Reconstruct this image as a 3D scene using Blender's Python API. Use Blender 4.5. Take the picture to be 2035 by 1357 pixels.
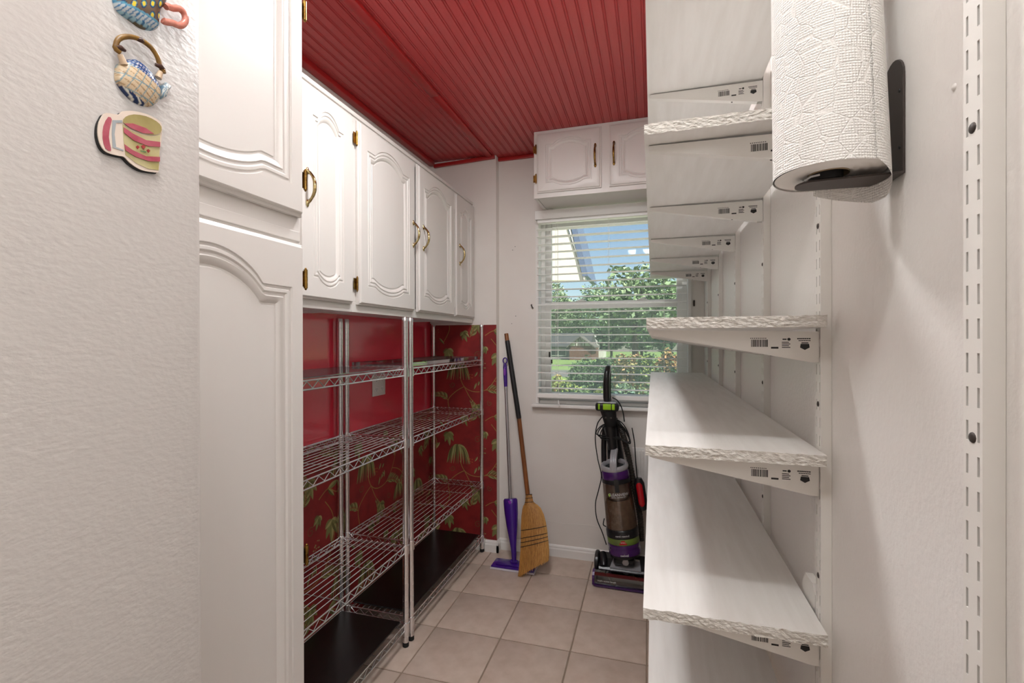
import bpy, bmesh, math, random
from math import sin, cos, pi, radians, sqrt, atan2, floor
from mathutils import Vector, Matrix

random.seed(7)
for o in list(bpy.data.objects):
    bpy.data.objects.remove(o)
S = bpy.context.scene
COL = S.collection

# ------------------------------------------------------------------ camera
FPX, YAW, PIT, ROL, HCAM = 935.84, 0.2906, -0.0024, -0.0024, 1.31
cd = bpy.data.cameras.new('camera')
cam = bpy.data.objects.new('camera', cd)
COL.objects.link(cam)
cd.sensor_width = 36.0
cd.lens = FPX / 2035 * 36.0
cd.clip_start = 0.02
cd.clip_end = 500
cam.matrix_world = Matrix.Translation((0, 0, HCAM)) @ Matrix.Rotation(YAW, 4, 'Z') @ Matrix.Rotation(pi / 2 + PIT, 4, 'X') @ Matrix.Rotation(ROL, 4, 'Z')
S.camera = cam

# ------------------------------------------------------------------ world, sun, lamps, exposure
SKY_STRENGTH, SUN_STRENGTH = 0.115, 9.6
BULB_W, KITCHEN_FILL_W, REAR_FILL_W, PANTRY_FILL_W = 7.2, 28.0, 7.0, 11.0
w = bpy.data.worlds.new('sky')
S.world = w
w.use_nodes = True
nt = w.node_tree
sk = nt.nodes.new('ShaderNodeTexSky')
sk.sky_type = 'NISHITA'
sk.sun_disc = False
sk.sun_elevation = radians(56)
sk.sun_rotation = radians(140)
sk.air_density = 1.0
sk.dust_density = 0.6
bg = nt.nodes['Background']
bg.inputs['Strength'].default_value = SKY_STRENGTH
nt.links.new(sk.outputs[0], bg.inputs[0])

def lamp(name, kind, loc, energy, color=(1, 1, 1), **kw):
    l = bpy.data.lights.new(name, kind)
    l.energy = energy
    l.color = color
    for k, v in kw.items():
        setattr(l, k, v)
    o = bpy.data.objects.new(name, l)
    o.location = loc
    COL.objects.link(o)
    return o

sun = lamp('sun', 'SUN', (0, -10, 20), SUN_STRENGTH, (1, .95, .88), angle=radians(0.6))
sun.rotation_euler = Vector((-0.50, 0.42, -0.85)).to_track_quat('-Z', 'Y').to_euler()
WARM = (.975, .985, 1.0)
lamp('ceiling_bulb', 'POINT', (-.06, .14, 2.36), BULB_W, WARM, shadow_soft_size=.045)
lamp('ceiling_bulb', 'POINT', (-.23, .14, 2.36), BULB_W, WARM, shadow_soft_size=.045)
lamp('kitchen_fill_light', 'AREA', (.95, -1.3, 2.42), KITCHEN_FILL_W, WARM, shape='RECTANGLE', size=1.3, size_y=1.3)  # added overhead fill from the kitchen side, no known fixture
pl_ = lamp('pantry_fill_light', 'AREA', (-.50, 1.29, 2.405), PANTRY_FILL_W, (.975, .99, 1.0), shape='RECTANGLE', size=.24, size_y=.14)  # invented fill lamp above the frame, evens out the far end
pl_.rotation_euler = (0, 0, 0)
rw = lamp('rear_fill_light', 'AREA', (.1, -6.9, 1.40), REAR_FILL_W, (1, .98, .95), shape='RECTANGLE', size=2.6, size_y=1.8)  # added soft fill from behind the camera, no window there
rw.rotation_euler = (pi / 2, 0, 0)
S.view_settings.view_transform = 'Standard'
S.view_settings.look = 'None'
S.view_settings.gamma = 1.0
S.view_settings.exposure = 0.36
S.view_settings.use_curve_mapping = False

# ------------------------------------------------------------------ helpers
CY, SY = cos(YAW), sin(YAW)

def ray(u, v):
    x, y = u - 1017.5, v - 678.5
    c, s = cos(-ROL), sin(-ROL)
    x, y = x * c - y * s, x * s + y * c
    r, up0 = x / FPX, -y / FPX
    d = cos(PIT) - up0 * sin(PIT)
    up = sin(PIT) + up0 * cos(PIT)
    return Vector((r * CY - d * SY, r * SY + d * CY, up))

def on_x(u, v, X):
    d = ray(u, v)
    return Vector((0, 0, HCAM)) + d * (X / d.x)

def on_y(u, v, Y):
    d = ray(u, v)
    return Vector((0, 0, HCAM)) + d * (Y / d.y)

def lin(c):
    c = c / 255.0
    return c / 12.92 if c <= .04045 else ((c + .055) / 1.055) ** 2.4

def rgb(*c):
    return (lin(c[0]), lin(c[1]), lin(c[2]), 1.0)

MATS = {}

def mat(name, col, rough=.5, metal=0., var=None, vscale=6., bump=0., bscale=60., bdist=.002, coat=0., spec=.5, trans=0., alpha=1., stretch=None, detail=4., sss=0.):
    m = bpy.data.materials.new(name)
    m.use_nodes = True
    t = m.node_tree
    b = t.nodes['Principled BSDF']
    b.inputs['Base Color'].default_value = col
    b.inputs['Roughness'].default_value = rough
    b.inputs['Metallic'].default_value = metal
    b.inputs['Specular IOR Level'].default_value = spec
    b.inputs['Coat Weight'].default_value = coat
    b.inputs['Coat Roughness'].default_value = .08
    b.inputs['Transmission Weight'].default_value = trans
    b.inputs['Alpha'].default_value = alpha
    if var is not None or bump:
        tc = t.nodes.new('ShaderNodeTexCoord')
        mp = t.nodes.new('ShaderNodeMapping')
        t.links.new(tc.outputs['Object'], mp.inputs[0])
        if stretch:
            mp.inputs['Scale'].default_value = stretch
    if var is not None:
        n = t.nodes.new('ShaderNodeTexNoise')
        n.inputs['Scale'].default_value = vscale
        n.inputs['Detail'].default_value = detail
        t.links.new(mp.outputs[0], n.inputs['Vector'])
        r = t.nodes.new('ShaderNodeValToRGB')
        r.color_ramp.elements[0].position = .3
        r.color_ramp.elements[1].position = .7
        r.color_ramp.elements[0].color = col
        r.color_ramp.elements[1].color = var
        t.links.new(n.outputs['Fac'], r.inputs[0])
        t.links.new(r.outputs[0], b.inputs['Base Color'])
    if bump:
        n2 = t.nodes.new('ShaderNodeTexNoise')
        n2.inputs['Scale'].default_value = bscale
        n2.inputs['Detail'].default_value = 3
        t.links.new(mp.outputs[0], n2.inputs['Vector'])
        bp = t.nodes.new('ShaderNodeBump')
        bp.inputs['Strength'].default_value = bump
        bp.inputs['Distance'].default_value = bdist
        t.links.new(n2.outputs['Fac'], bp.inputs['Height'])
        t.links.new(bp.outputs[0], b.inputs['Normal'])
    MATS[name] = m
    return m

class MB:
    """collects polygons; build() links them as ONE mesh object"""
    def __init__(s):
        s.v, s.f, s.m, s.c = [], [], [], []

    def add(s, verts, faces, mi=0):
        n = len(s.v)
        s.v += [tuple(p) for p in verts]
        s.f += [tuple(n + i for i in f) for f in faces]
        s.m += [mi] * len(faces)
        return s

    def box(s, x0, x1, y0, y1, z0, z1, mi=0, b=0.):
        if b <= 0:
            V = [(x, y, z) for z in (z0, z1) for y in (y0, y1) for x in (x0, x1)]
            return s.add(V, [(0, 2, 3, 1), (4, 5, 7, 6), (0, 1, 5, 4), (2, 6, 7, 3), (0, 4, 6, 2), (1, 3, 7, 5)], mi)
        bm = bmesh.new()
        bmesh.ops.create_cube(bm, size=1)
        for q in bm.verts:
            q.co = Vector(((x0 + x1) / 2 + q.co.x * (x1 - x0), (y0 + y1) / 2 + q.co.y * (y1 - y0), (z0 + z1) / 2 + q.co.z * (z1 - z0)))
        bmesh.ops.bevel(bm, geom=bm.edges[:], offset=b, segments=2, profile=.5, affect='EDGES')
        return s.bm(bm, mi)

    def bm(s, bm, mi=0, mtx=None):
        bm.verts.index_update()
        s.add([(mtx @ q.co) if mtx else q.co.copy() for q in bm.verts], [tuple(q.index for q in f.verts) for f in bm.faces], mi)
        bm.free()
        return s

    def tube(s, pts, r, n=8, mi=0, cap=True, closed=False):
        pts = [Vector(p) for p in pts]
        N = len(pts)
        rr = r if isinstance(r, (list, tuple)) else [r] * N
        T = []
        for i in range(N):
            a = pts[i - 1] if (i > 0 or closed) else pts[i]
            c = pts[(i + 1) % N] if (i < N - 1 or closed) else pts[i]
            d = (c - a)
            T.append(d.normalized() if d.length > 1e-9 else Vector((0, 0, 1)))
        up = Vector((0, 0, 1)) if abs(T[0].z) < .9 else Vector((1, 0, 0))
        A = T[0].cross(up).normalized()
        V = []
        for i in range(N):
            A = (A - T[i] * A.dot(T[i]))
            A = A.normalized() if A.length > 1e-6 else T[i].orthogonal().normalized()
            B = T[i].cross(A)
            for k in range(n):
                an = 2 * pi * k / n
                V.append(pts[i] + (A * cos(an) + B * sin(an)) * rr[i])
        F = []
        M = N if closed else N - 1
        for i in range(M):
            j = (i + 1) % N
            for k in range(n):
                l = (k + 1) % n
                F.append((i * n + k, i * n + l, j * n + l, j * n + k))
        if cap and not closed:
            F.append(tuple(range(n))[::-1])
            F.append(tuple((N - 1) * n + k for k in range(n)))
        return s.add(V, F, mi)

    def lathe(s, prof, n=24, mi=0, mtx=None, cap=True):
        V, F = [], []
        for r, z in prof:
            for k in range(n):
                a = 2 * pi * k / n
                p = Vector((r * cos(a), r * sin(a), z))
                V.append(mtx @ p if mtx else p)
        for i in range(len(prof) - 1):
            for k in range(n):
                l = (k + 1) % n
                F.append((i * n + k, i * n + l, (i + 1) * n + l, (i + 1) * n + k))
        if cap:
            F.append(tuple(range(n))[::-1])
            F.append(tuple((len(prof) - 1) * n + k for k in range(n)))
        return s.add(V, F, mi)

    def prism(s, poly, fn, t0, t1, mi=0, side=None):
        """poly: 2-D outline; fn(a,b,t)->3-D; extruded from t0 to t1 (t1 = front)"""
        n = len(poly)
        V = [fn(a, b, t0) for a, b in poly] + [fn(a, b, t1) for a, b in poly]
        s.add(V, [tuple(range(n))[::-1], tuple(range(n, 2 * n))], mi)
        s.add(V, [(i, (i + 1) % n, n + (i + 1) % n, n + i) for i in range(n)], mi if side is None else side)
        return s

    def build(s, name, mats, parent=None, smooth=False, weld=True, recalc=True):
        me = mesh_from(name, s, mats, parent, smooth, weld, recalc)
        return link(name, me, parent)

def wloc(o):
    p = Vector((0, 0, 0))
    while o is not None:
        p = p + Vector(o.location)
        o = o.parent
    return p

def mesh_from(name, s, mats, parent=None, smooth=False, weld=True, recalc=True):
    off = wloc(parent) if parent else Vector((0, 0, 0))
    me = bpy.data.meshes.new(name)
    me.from_pydata([Vector(p) - off for p in s.v], [], s.f)
    if not isinstance(mats, (list, tuple)):
        mats = [mats]
    for m in mats:
        me.materials.append(m)
    me.polygons.foreach_set('material_index', s.m)
    if s.c:
        at = me.color_attributes.new('tone', 'FLOAT_COLOR', 'POINT')
        for i, c in enumerate(s.c):
            at.data[i].color = c
    if weld and not s.c:
        bm = bmesh.new()
        bm.from_mesh(me)
        bmesh.ops.remove_doubles(bm, verts=bm.verts, dist=1e-6)
        if recalc:
            bmesh.ops.recalc_face_normals(bm, faces=bm.faces)
        bm.to_mesh(me)
        bm.free()
    if smooth:
        me.shade_smooth()
        me.set_sharp_from_angle(angle=radians(smooth if smooth is not True else 38))
    me.update()
    return me

def link(name, me, parent=None, loc=None):
    o = bpy.data.objects.new(name, me)
    COL.objects.link(o)
    if parent:
        o.parent = parent
    if loc is not None:
        o.location = loc
    return o

def thing(name, loc, label, cat, group=None):
    o = bpy.data.objects.new(name, None)
    o.empty_display_size = .05
    o.location = loc
    COL.objects.link(o)
    return tag(o, label, cat, group)

def tag(o, label, cat, group=None):
    o['label'] = label
    o['category'] = cat
    if group:
        o['group'] = group
    return o

def struct(o, label=None):
    o['kind'] = 'structure'
    if label:
        o['label'] = label
    return o

def text_mesh(txt, size):
    cu = bpy.data.curves.new('t', 'FONT')
    cu.body = txt
    cu.size = size
    cu.align_x = 'CENTER'
    cu.align_y = 'CENTER'
    cu.resolution_u = 2
    o = bpy.data.objects.new('t', cu)
    COL.objects.link(o)
    bpy.context.view_layer.update()
    dg = bpy.context.evaluated_depsgraph_get()
    me = bpy.data.meshes.new_from_object(o.evaluated_get(dg))
    V = [tuple(v.co) for v in me.vertices]
    F = [tuple(p.vertices) for p in me.polygons]
    bpy.data.objects.remove(o)
    bpy.data.curves.remove(cu)
    bpy.data.meshes.remove(me)
    return V, F

def add_text(mb, txt, size, fn, mi=0):
    V, F = text_mesh(txt, size)
    mb.add([fn(v[0], v[1]) for v in V], F, mi)

# ------------------------------------------------------------------ materials
W_CAB = mat('cabinet_white_paint', rgb(219, 214, 209), .34, var=rgb(215, 209, 203), vscale=5, bump=.12, bscale=40, bdist=.001, stretch=(1, 1, .15))
W_WALL = mat('wall_white_paint', rgb(235, 231, 227), .42, var=rgb(231, 226, 221), vscale=3, bump=.6, bscale=130, bdist=.0014)
W_BACK = mat('back_wall_paint', rgb(236, 231, 225), .5, var=rgb(231, 225, 218), vscale=4, bump=.2, bscale=60, bdist=.001)
W_SHELF = mat('shelf_white_paint', rgb(239, 236, 232), .42, var=rgb(231, 227, 222), vscale=9, bump=.3, bscale=30, bdist=.001, stretch=(6, .6, 6))
W_END = mat('rough_sawn_end_grain', rgb(236, 232, 225), .8, var=rgb(205, 198, 188), vscale=90, bump=1.0, bscale=120, bdist=.006, stretch=(1, 1, 2.2))
W_METAL = mat('white_enamel_metal', rgb(234, 230, 224), .35, bump=.08, bscale=90)
W_TRIM = mat('window_vinyl', rgb(239, 236, 232), .4)
W_BLIND = mat('blind_slat_white', rgb(248, 246, 242), .45)
KITCH = mat('kitchen_wall_paint', rgb(242, 238, 232), .6, var=rgb(238, 233, 226), vscale=3)
FRIDGE = mat('textured_fridge_enamel', rgb(192, 186, 181), .4, bump=.34, bscale=230, bdist=.0014, stretch=(1, .55, 1))
BRASS = mat('antique_brass', rgb(176, 140, 70), .28, 1., var=rgb(92, 62, 30), vscale=60)
BRASS2 = mat('pale_polished_brass', rgb(214, 200, 150), .16, 1., var=rgb(130, 96, 50), vscale=45)
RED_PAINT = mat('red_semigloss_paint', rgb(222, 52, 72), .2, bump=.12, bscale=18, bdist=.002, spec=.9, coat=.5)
RED_CEIL = mat('red_beadboard_paint', rgb(188, 66, 66), .25, var=rgb(180, 60, 61), vscale=8, bump=.45, bscale=70, bdist=.0012, stretch=(4, .3, 1))
RED_TRIM = mat('red_trim_paint', rgb(168, 34, 34), .3, bump=.15, bscale=30)
PAPER_RED = mat('wallpaper_red_ground', rgb(146, 36, 34), .6, var=rgb(120, 24, 26), vscale=14)
CHROME = mat('chrome_wire', (.93, .93, .95, 1), .24, 1.)
CHROME2 = mat('chrome_post', (.86, .86, .88, 1), .2, 1.)
BLACKB = mat('black_laminate_board', rgb(16, 14, 14), .3, var=rgb(24, 20, 19), vscale=20, stretch=(4, .4, 1))
BLACKP = mat('black_plastic', rgb(22, 22, 24), .3)
BLACKM = mat('matte_black_rubber', rgb(14, 14, 15), .6)
DARKM = mat('dark_bronze_metal', rgb(66, 58, 54), .5, .3)
PURPLE = mat('purple_plastic', rgb(64, 22, 130), .25, coat=.3)
PURPLE_L = mat('violet_plastic', rgb(128, 40, 168), .3)
PURPLE_D = mat('dark_purple_plastic', rgb(66, 22, 92), .22, coat=.4)
SILVERP = mat('silver_plastic', rgb(176, 176, 180), .35, .35)
ALU = mat('brushed_aluminium', rgb(190, 188, 190), .3, .9)
GREEN = mat('lime_plastic', rgb(150, 200, 30), .35)
GREEN_D = mat('olive_plastic', rgb(84, 92, 50), .4)
REDP = mat('red_plastic', rgb(176, 16, 28), .25)
WOOD = mat('varnished_broom_wood', rgb(150, 92, 46), .35, var=rgb(104, 58, 28), vscale=40, stretch=(1, 1, .08))
TAPE = mat('black_grip_tape', rgb(22, 21, 22), .55, bump=.5, bscale=60)
STRAW = mat('broom_straw', rgb(186, 134, 66), .6, var=rgb(140, 90, 38), vscale=160, stretch=(1, 1, .04), bump=.6, bscale=200, bdist=.002)
STRAW2 = mat('broom_straw_strand', rgb(200, 150, 80), .6)
INK = mat('black_ink', rgb(34, 33, 33), .6)
WHITE_INK = mat('white_ink', rgb(232, 232, 232), .5)
PAPER_W = mat('printed_tin_white', rgb(232, 222, 212), .4)

def glass_mat(name, tint, gloss=.06, veil=0.):
    m = bpy.data.materials.new(name)
    m.use_nodes = True
    t = m.node_tree
    t.nodes.remove(t.nodes['Principled BSDF'])
    out = t.nodes['Material Output']
    tr = t.nodes.new('ShaderNodeBsdfTransparent')
    tr.inputs[0].default_value = tint
    gl = t.nodes.new('ShaderNodeBsdfGlossy')
    gl.inputs['Roughness'].default_value = .03
    mx = t.nodes.new('ShaderNodeMixShader')
    mx.inputs[0].default_value = gloss
    t.links.new(tr.outputs[0], mx.inputs[1])
    t.links.new(gl.outputs[0], mx.inputs[2])
    last = mx
    if veil:
        tl = t.nodes.new('ShaderNodeBsdfTranslucent')
        tl.inputs[0].default_value = (.8, .84, .83, 1)
        m2 = t.nodes.new('ShaderNodeMixShader')
        m2.inputs[0].default_value = veil
        t.links.new(mx.outputs[0], m2.inputs[1])
        t.links.new(tl.outputs[0], m2.inputs[2])
        last = m2
    t.links.new(last.outputs[0], out.inputs[0])
    return m

GLASS = glass_mat('window_glass', (.95, .97, .965, 1), .006, .06)
GLASS_VEILED = glass_mat('window_glass_veiled', (.80, .84, .83, 1), .006, .10)  # darker tint with a milky white veil mixed into the glass
CLEARP = glass_mat('clear_smoke_plastic', (.62, .56, .52, 1), .12)
LINER = glass_mat('clear_shelf_liner', (.80, .76, .78, 1), .42)
SMOKE = glass_mat('smoked_purple_window', (.38, .33, .38, 1), .16)

# tile with mottled glaze
TILE = mat('beige_ceramic_tile', rgb(208, 190, 176), .34, var=rgb(192, 172, 156), vscale=16, bump=.12, bscale=50, bdist=.001, detail=8)
GROUT = mat('tile_grout', rgb(156, 138, 122), .85, var=rgb(142, 124, 108), vscale=30)

# paper towel: quilted embossing in the roll's own UV
PT = bpy.data.materials.new('embossed_paper_towel')
PT.use_nodes = True
t = PT.node_tree
b = t.nodes['Principled BSDF']
b.inputs['Base Color'].default_value = rgb(244, 241, 236)
b.inputs['Roughness'].default_value = .9
uv = t.nodes.new('ShaderNodeUVMap')
uv.uv_map = 'UVMap'
vo = t.nodes.new('ShaderNodeTexVoronoi')
vo.inputs['Scale'].default_value = 330
vo.inputs['Randomness'].default_value = .15
wv = t.nodes.new('ShaderNodeTexVoronoi')
wv.feature = 'DISTANCE_TO_EDGE'
wv.inputs['Scale'].default_value = 52
wv.inputs['Randomness'].default_value = .7
t.links.new(uv.outputs[0], vo.inputs['Vector'])
t.links.new(uv.outputs[0], wv.inputs['Vector'])
rp = t.nodes.new('ShaderNodeValToRGB')
rp.color_ramp.elements[0].position = .0
rp.color_ramp.elements[1].position = .05
t.links.new(wv.outputs['Distance'], rp.inputs[0])
mul = t.nodes.new('ShaderNodeMath')
mul.operation = 'MULTIPLY'
t.links.new(vo.outputs['Distance'], mul.inputs[0])
t.links.new(rp.outputs[0], mul.inputs[1])
bp = t.nodes.new('ShaderNodeBump')
bp.inputs['Strength'].default_value = 1.0
bp.inputs['Distance'].default_value = .0016
t.links.new(mul.outputs[0], bp.inputs['Height'])
t.links.new(bp.outputs[0], b.inputs['Normal'])

def attr_mat(name, rough=.6):
    m = bpy.data.materials.new(name)
    m.use_nodes = True
    t = m.node_tree
    b = t.nodes['Principled BSDF']
    b.inputs['Roughness'].default_value = rough
    a = t.nodes.new('ShaderNodeAttribute')
    a.attribute_name = 'tone'
    t.links.new(a.outputs['Color'], b.inputs['Base Color'])
    return m

PRINT = attr_mat('printed_wallpaper_ink', .62)
GLAZE = attr_mat('painted_ceramic_glaze', .22)

# ------------------------------------------------------------------ structure
XR, XL, YB, YA, H = .274, -1.372, 2.815, 2.76, 2.46   # right wall, alcove wall, back wall, boxed corner, ceiling
SHIFT = -.02

# floor slab with separate tiles
fl = MB()
fl.box(XL - .1, 2.6, -7.1, YB + .02, -.06, -.003)
floor_o = struct(fl.build('floor', GROUT))
TS, PH, OX, OY = .3097, .0087, -.960, 2.5815
tb = MB()
tb.box(-TS / 2 + .003, TS / 2 - .003, -TS / 2 + .003, TS / 2 - .003, -.012, 0, b=.0022)
tile_me = mesh_from('tile', tb, TILE, smooth=True)
c_, s_ = cos(PH), sin(PH)
for i in range(-2, 5):
    for j in range(-1, 6):
        a, bq = i + .5, j + .5
        x = OX + TS * (a * c_ + bq * s_)
        y = OY + TS * (a * s_ - bq * c_)
        if x - TS / 2 < XL - .02 or x + TS / 2 > XR + .3 or y + TS / 2 > YB + .30:
            continue
        o = link('tile', tile_me, floor_o, (x, y, random.uniform(-.0004, .0002)))
        o.rotation_euler = (0, 0, PH + random.choice((0, pi / 2, pi)))
kf = MB()
kf.box(XL, 2.5, -7.0, 1.0, -.003, -.001)
struct(kf.build('floor_kitchen', TILE))

# ceiling with bead-board planks
ce = MB()
ce.box(XL - .1, 2.6, -7.1, YB + .1, H, H + .12)
ceil_o = struct(ce.build('ceiling', KITCH))
PW = .0427
prof = [(0, 0), (PW * .70, 0), (PW * .74, .003), (PW * .77, .003), (PW * .81, .0004), (PW * .86, -.0006), (PW * .91, .0004), (PW * .95, .003), (PW * .985, .003), (PW, .0)]
pl = MB()
Y0P, Y1P = .55, YB - .001
for k in range(len(prof) - 1):
    (a0, z0), (a1, z1) = prof[k], prof[k + 1]
    pl.add([(a0, Y0P, z0 - .008), (a1, Y0P, z1 - .008), (a1, Y1P, z1 - .008), (a0, Y1P, z0 - .008)], [(0, 1, 2, 3)])
pl.add([(0, Y0P, -.008), (0, Y1P, -.008), (0, Y1P, 0), (0, Y0P, 0)], [(0, 1, 2, 3)])
pl.add([(PW, Y0P, -.008), (PW, Y1P, -.008), (PW, Y1P, 0), (PW, Y0P, 0)], [(0, 1, 2, 3)])
pl.add([(PW * q_, Y0P, z_) for q_, z_ in ((0, 0), (1, 0), (1, -.008), (0, -.008))], [(0, 1, 2, 3)])
pl.add([(PW * q_, Y1P, z_) for q_, z_ in ((0, 0), (1, 0), (1, -.008), (0, -.008))], [(0, 1, 2, 3)])
plank_me = mesh_from('plank', pl, RED_CEIL)
k = 0
x = XR - PW - .001
while x > XL:
    link('plank', plank_me, ceil_o, (x, 0, H))
    x -= PW

# left wall: plain above, red painted panel, wallpaper below
wl = MB()
wl.box(XL - .1, XL, -7.0, YB + .1, 0, H)
wall_l = struct(wl.build('wall_left', W_BACK))
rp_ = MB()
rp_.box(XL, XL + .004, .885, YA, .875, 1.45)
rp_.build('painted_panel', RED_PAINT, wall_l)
wp_ = MB()
wp_.box(XL, XL + .0025, .885, YA, .0, .874)
wp_.build('wallpaper', PAPER_RED, wall_l)

# boxed corner beside the window wall, papered below the cabinets
XE = -.926
wc = MB()
wc.box(XL, XE, YA, YB, 0, H)
wall_c = struct(wc.build('wall_corner', W_BACK))
w2 = MB()
w2.box(XL + .003, XE + .0005, YA - .0025, YA, .075, 1.407)
w2.build('wallpaper', PAPER_RED, wall_c)

# back wall with window opening
WX0, WX1, WZ0, WZ1 = -.672, .193, .925, 2.085
wb = MB()
wb.box(XE, WX0, YB, YB + .14, 0, H)
wb.box(WX1, XR + .1, YB, YB + .14, 0, H)
wb.box(WX0, WX1, YB, YB + .14, 0, WZ0)
wb.box(WX0, WX1, YB, YB + .14, WZ1, H)
wb.box(XL - .1, XE, YB, YB + .14, 0, H)
wall_b = struct(wb.build('wall_back', W_BACK, weld=False))
sm = MB()
sm.tube([(XE + .001 + i * .08, YB - .0005, .205 + .004 * sin(i * 2.1)) for i in range(9)], .0016, 5)
sm.build('paper_seam', W_BACK, wall_b)

# right wall and the unseen kitchen behind the camera
wr = MB()
wr.box(XR, XR + .1, .2, YB + .14, 0, H)
wall_r = struct(wr.build('wall_right', W_WALL))
kw = MB()
kw.box(XR + .1, 2.5, .1, .2, 0, H)
struct(kw.build('wall_kitchen_front', KITCH))
kw = MB()
kw.box(2.5, 2.6, -7.0, .2, 0, H)
struct(kw.build('wall_kitchen_right', KITCH))
kw = MB()
kw.box(XL - .1, 2.6, -7.1, -7.0, 0, H)
struct(kw.build('wall_kitchen_rear', KITCH))

# baseboards
def baseboard(name, pts_fn, L):
    m = MB()
    pr = [(0, 0), (.012, 0), (.012, .045), (.009, .052), (.009, .060), (.006, .066), (.003, .070), (0, .070)]
    m.prism(pr, pts_fn, 0, L)
    return struct(m.build(name, W_TRIM))
baseboard('baseboard_back', lambda a, b_, t_: Vector((XE + .0005 + t_, YB - a, b_)), XR - XE - .002)
baseboard('baseboard_corner', lambda a, b_, t_: Vector((-1.0 + t_, YA - a, b_ + .0)), -1.0 * -1 + XE + .012)
baseboard('baseboard_corner_return', lambda a, b_, t_: Vector((XE + a, YA - .012 + t_, b_)), YB - YA)

# red ceiling trims
def trim(name, x0, x1, y0, y1, z0, z1, b=.004):
    m = MB()
    m.box(x0, x1, y0, y1, z0, z1, b=b)
    return struct(m.build(name, RED_TRIM, smooth=True))
trim('trim_1', XL + .001, XL + .040, .89, 2.745, H - .034, H - .0085)
trim('trim_2', -.985, -.941, .60, 1.985, H - .026, H - .0085, .005)
trim('trim_3', -.983, -.943, 1.988, YA - .001, H - .022, H - .0085, .005)
trim('trim_4', XE, -.62, YB - .018, YB - .001, H - .030, H - .0085)
m = MB()
m.box(-.205, .205, -.009, .009, -.011, .011, b=.003)
lt = struct(m.build('trim_5', RED_TRIM, smooth=True))
lt.location = (-1.135, YA - .0115, 2.432)
lt.rotation_euler = (0, -.036, 0)

# ------------------------------------------------------------------ window
win = bpy.data.objects.new('window_1', None)
win.location = ((WX0 + WX1) / 2, YB + .06, WZ0)
COL.objects.link(win)
struct(win)
def part(name, mt, parent, fn, smooth=False):
    m_ = MB()
    fn(m_)
    return m_.build(name, mt, parent, smooth=smooth)
# casing, jambs
def casing(m_):
    m_.box(WX0 - .014, WX0 + .004, YB - .012, YB + .145, WZ0, WZ1 + .012)
    m_.box(WX1 - .004, WX1 + .014, YB - .012, YB + .145, WZ0, WZ1 + .012)
    m_.box(WX0 + .004, WX1 - .004, YB - .012, YB + .145, WZ1 - .004, WZ1 + .012)
    m_.box(WX0 + .004, WX1 - .004, YB + .031, YB + .145, WZ0 - .001, WZ0 + .018)
part('window_frame', W_TRIM, win, casing)
part('jamb_liner', W_TRIM, win, lambda m_: (m_.box(WX0 + .0045, WX0 + .03, YB + .0545, YB + .0615, WZ0 + .0185, WZ1 - .0045), m_.box(WX1 - .03, WX1 - .0045, YB + .0545, YB + .0615, WZ0 + .0185, WZ1 - .0045)))
GX0, GX1 = -.608, .133
def sash(z0, z1, y0, y1, botr, topr):
    def f(m_):
        m_.box(WX0 + .006, GX0, y0, y1, z0, z1, b=.003)
        m_.box(GX1, WX1 - .006, y0, y1, z0, z1, b=.003)
        m_.box(GX0, GX1, y0, y1, z0, z0 + botr, b=.003)
        m_.box(GX0, GX1, y0, y1, z1 - topr, z1, b=.003)
    return f
up_s = part('sash', W_TRIM, win, sash(1.52, WZ1, YB + .09, YB + .115, .03, .068))
part('pane', GLASS, up_s, lambda m_: m_.box(GX0 - .005, GX1 + .005, YB + .100, YB + .104, 1.545, WZ1 - .06))
lo_s = part('sash', W_TRIM, win, sash(WZ0 + .018, 1.545, YB + .062, YB + .087, .045, .042))
part('pane', GLASS_VEILED, lo_s, lambda m_: m_.box(GX0 - .005, GX1 + .005, YB + .073, YB + .077, WZ0 + .055, 1.51))
for lx in (-.42, -.06):
    part('sash_lock', W_TRIM, lo_s, lambda m_: (m_.box(lx - .03, lx + .03, YB + .06, YB + .085, 1.5455, 1.553, b=.002), m_.tube([(lx - .01, YB + .07, 1.553), (lx + .02, YB + .06, 1.562)], .005, 6)))
part('tilt_latch', DARKM, lo_s, lambda m_: (m_.box(GX0 - .012, GX0 - .003, YB + .052, YB + .061, 1.205, 1.238, b=.002), m_.box(GX0 + .002, GX0 + .011, YB + .052, YB + .061, 1.165, 1.19, b=.002)))
part('stop_rail', W_TRIM, win, lambda m_: (m_.box(WX0 + .005, WX1 - .005, YB - .004, YB + .02, WZ0 + .0, WZ0 + .020, b=.003), m_.box(WX0 + .005, WX1 - .005, YB + .004, YB + .03, WZ0 + .022, WZ0 + .040, b=.003)))
part('window_sill', W_TRIM, win, lambda m_: m_.box(WX0 - .035, WX1 + .035, YB - .045, YB - .0005, WZ0 - .020, WZ0 - .001, b=.004), smooth=True)

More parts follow.
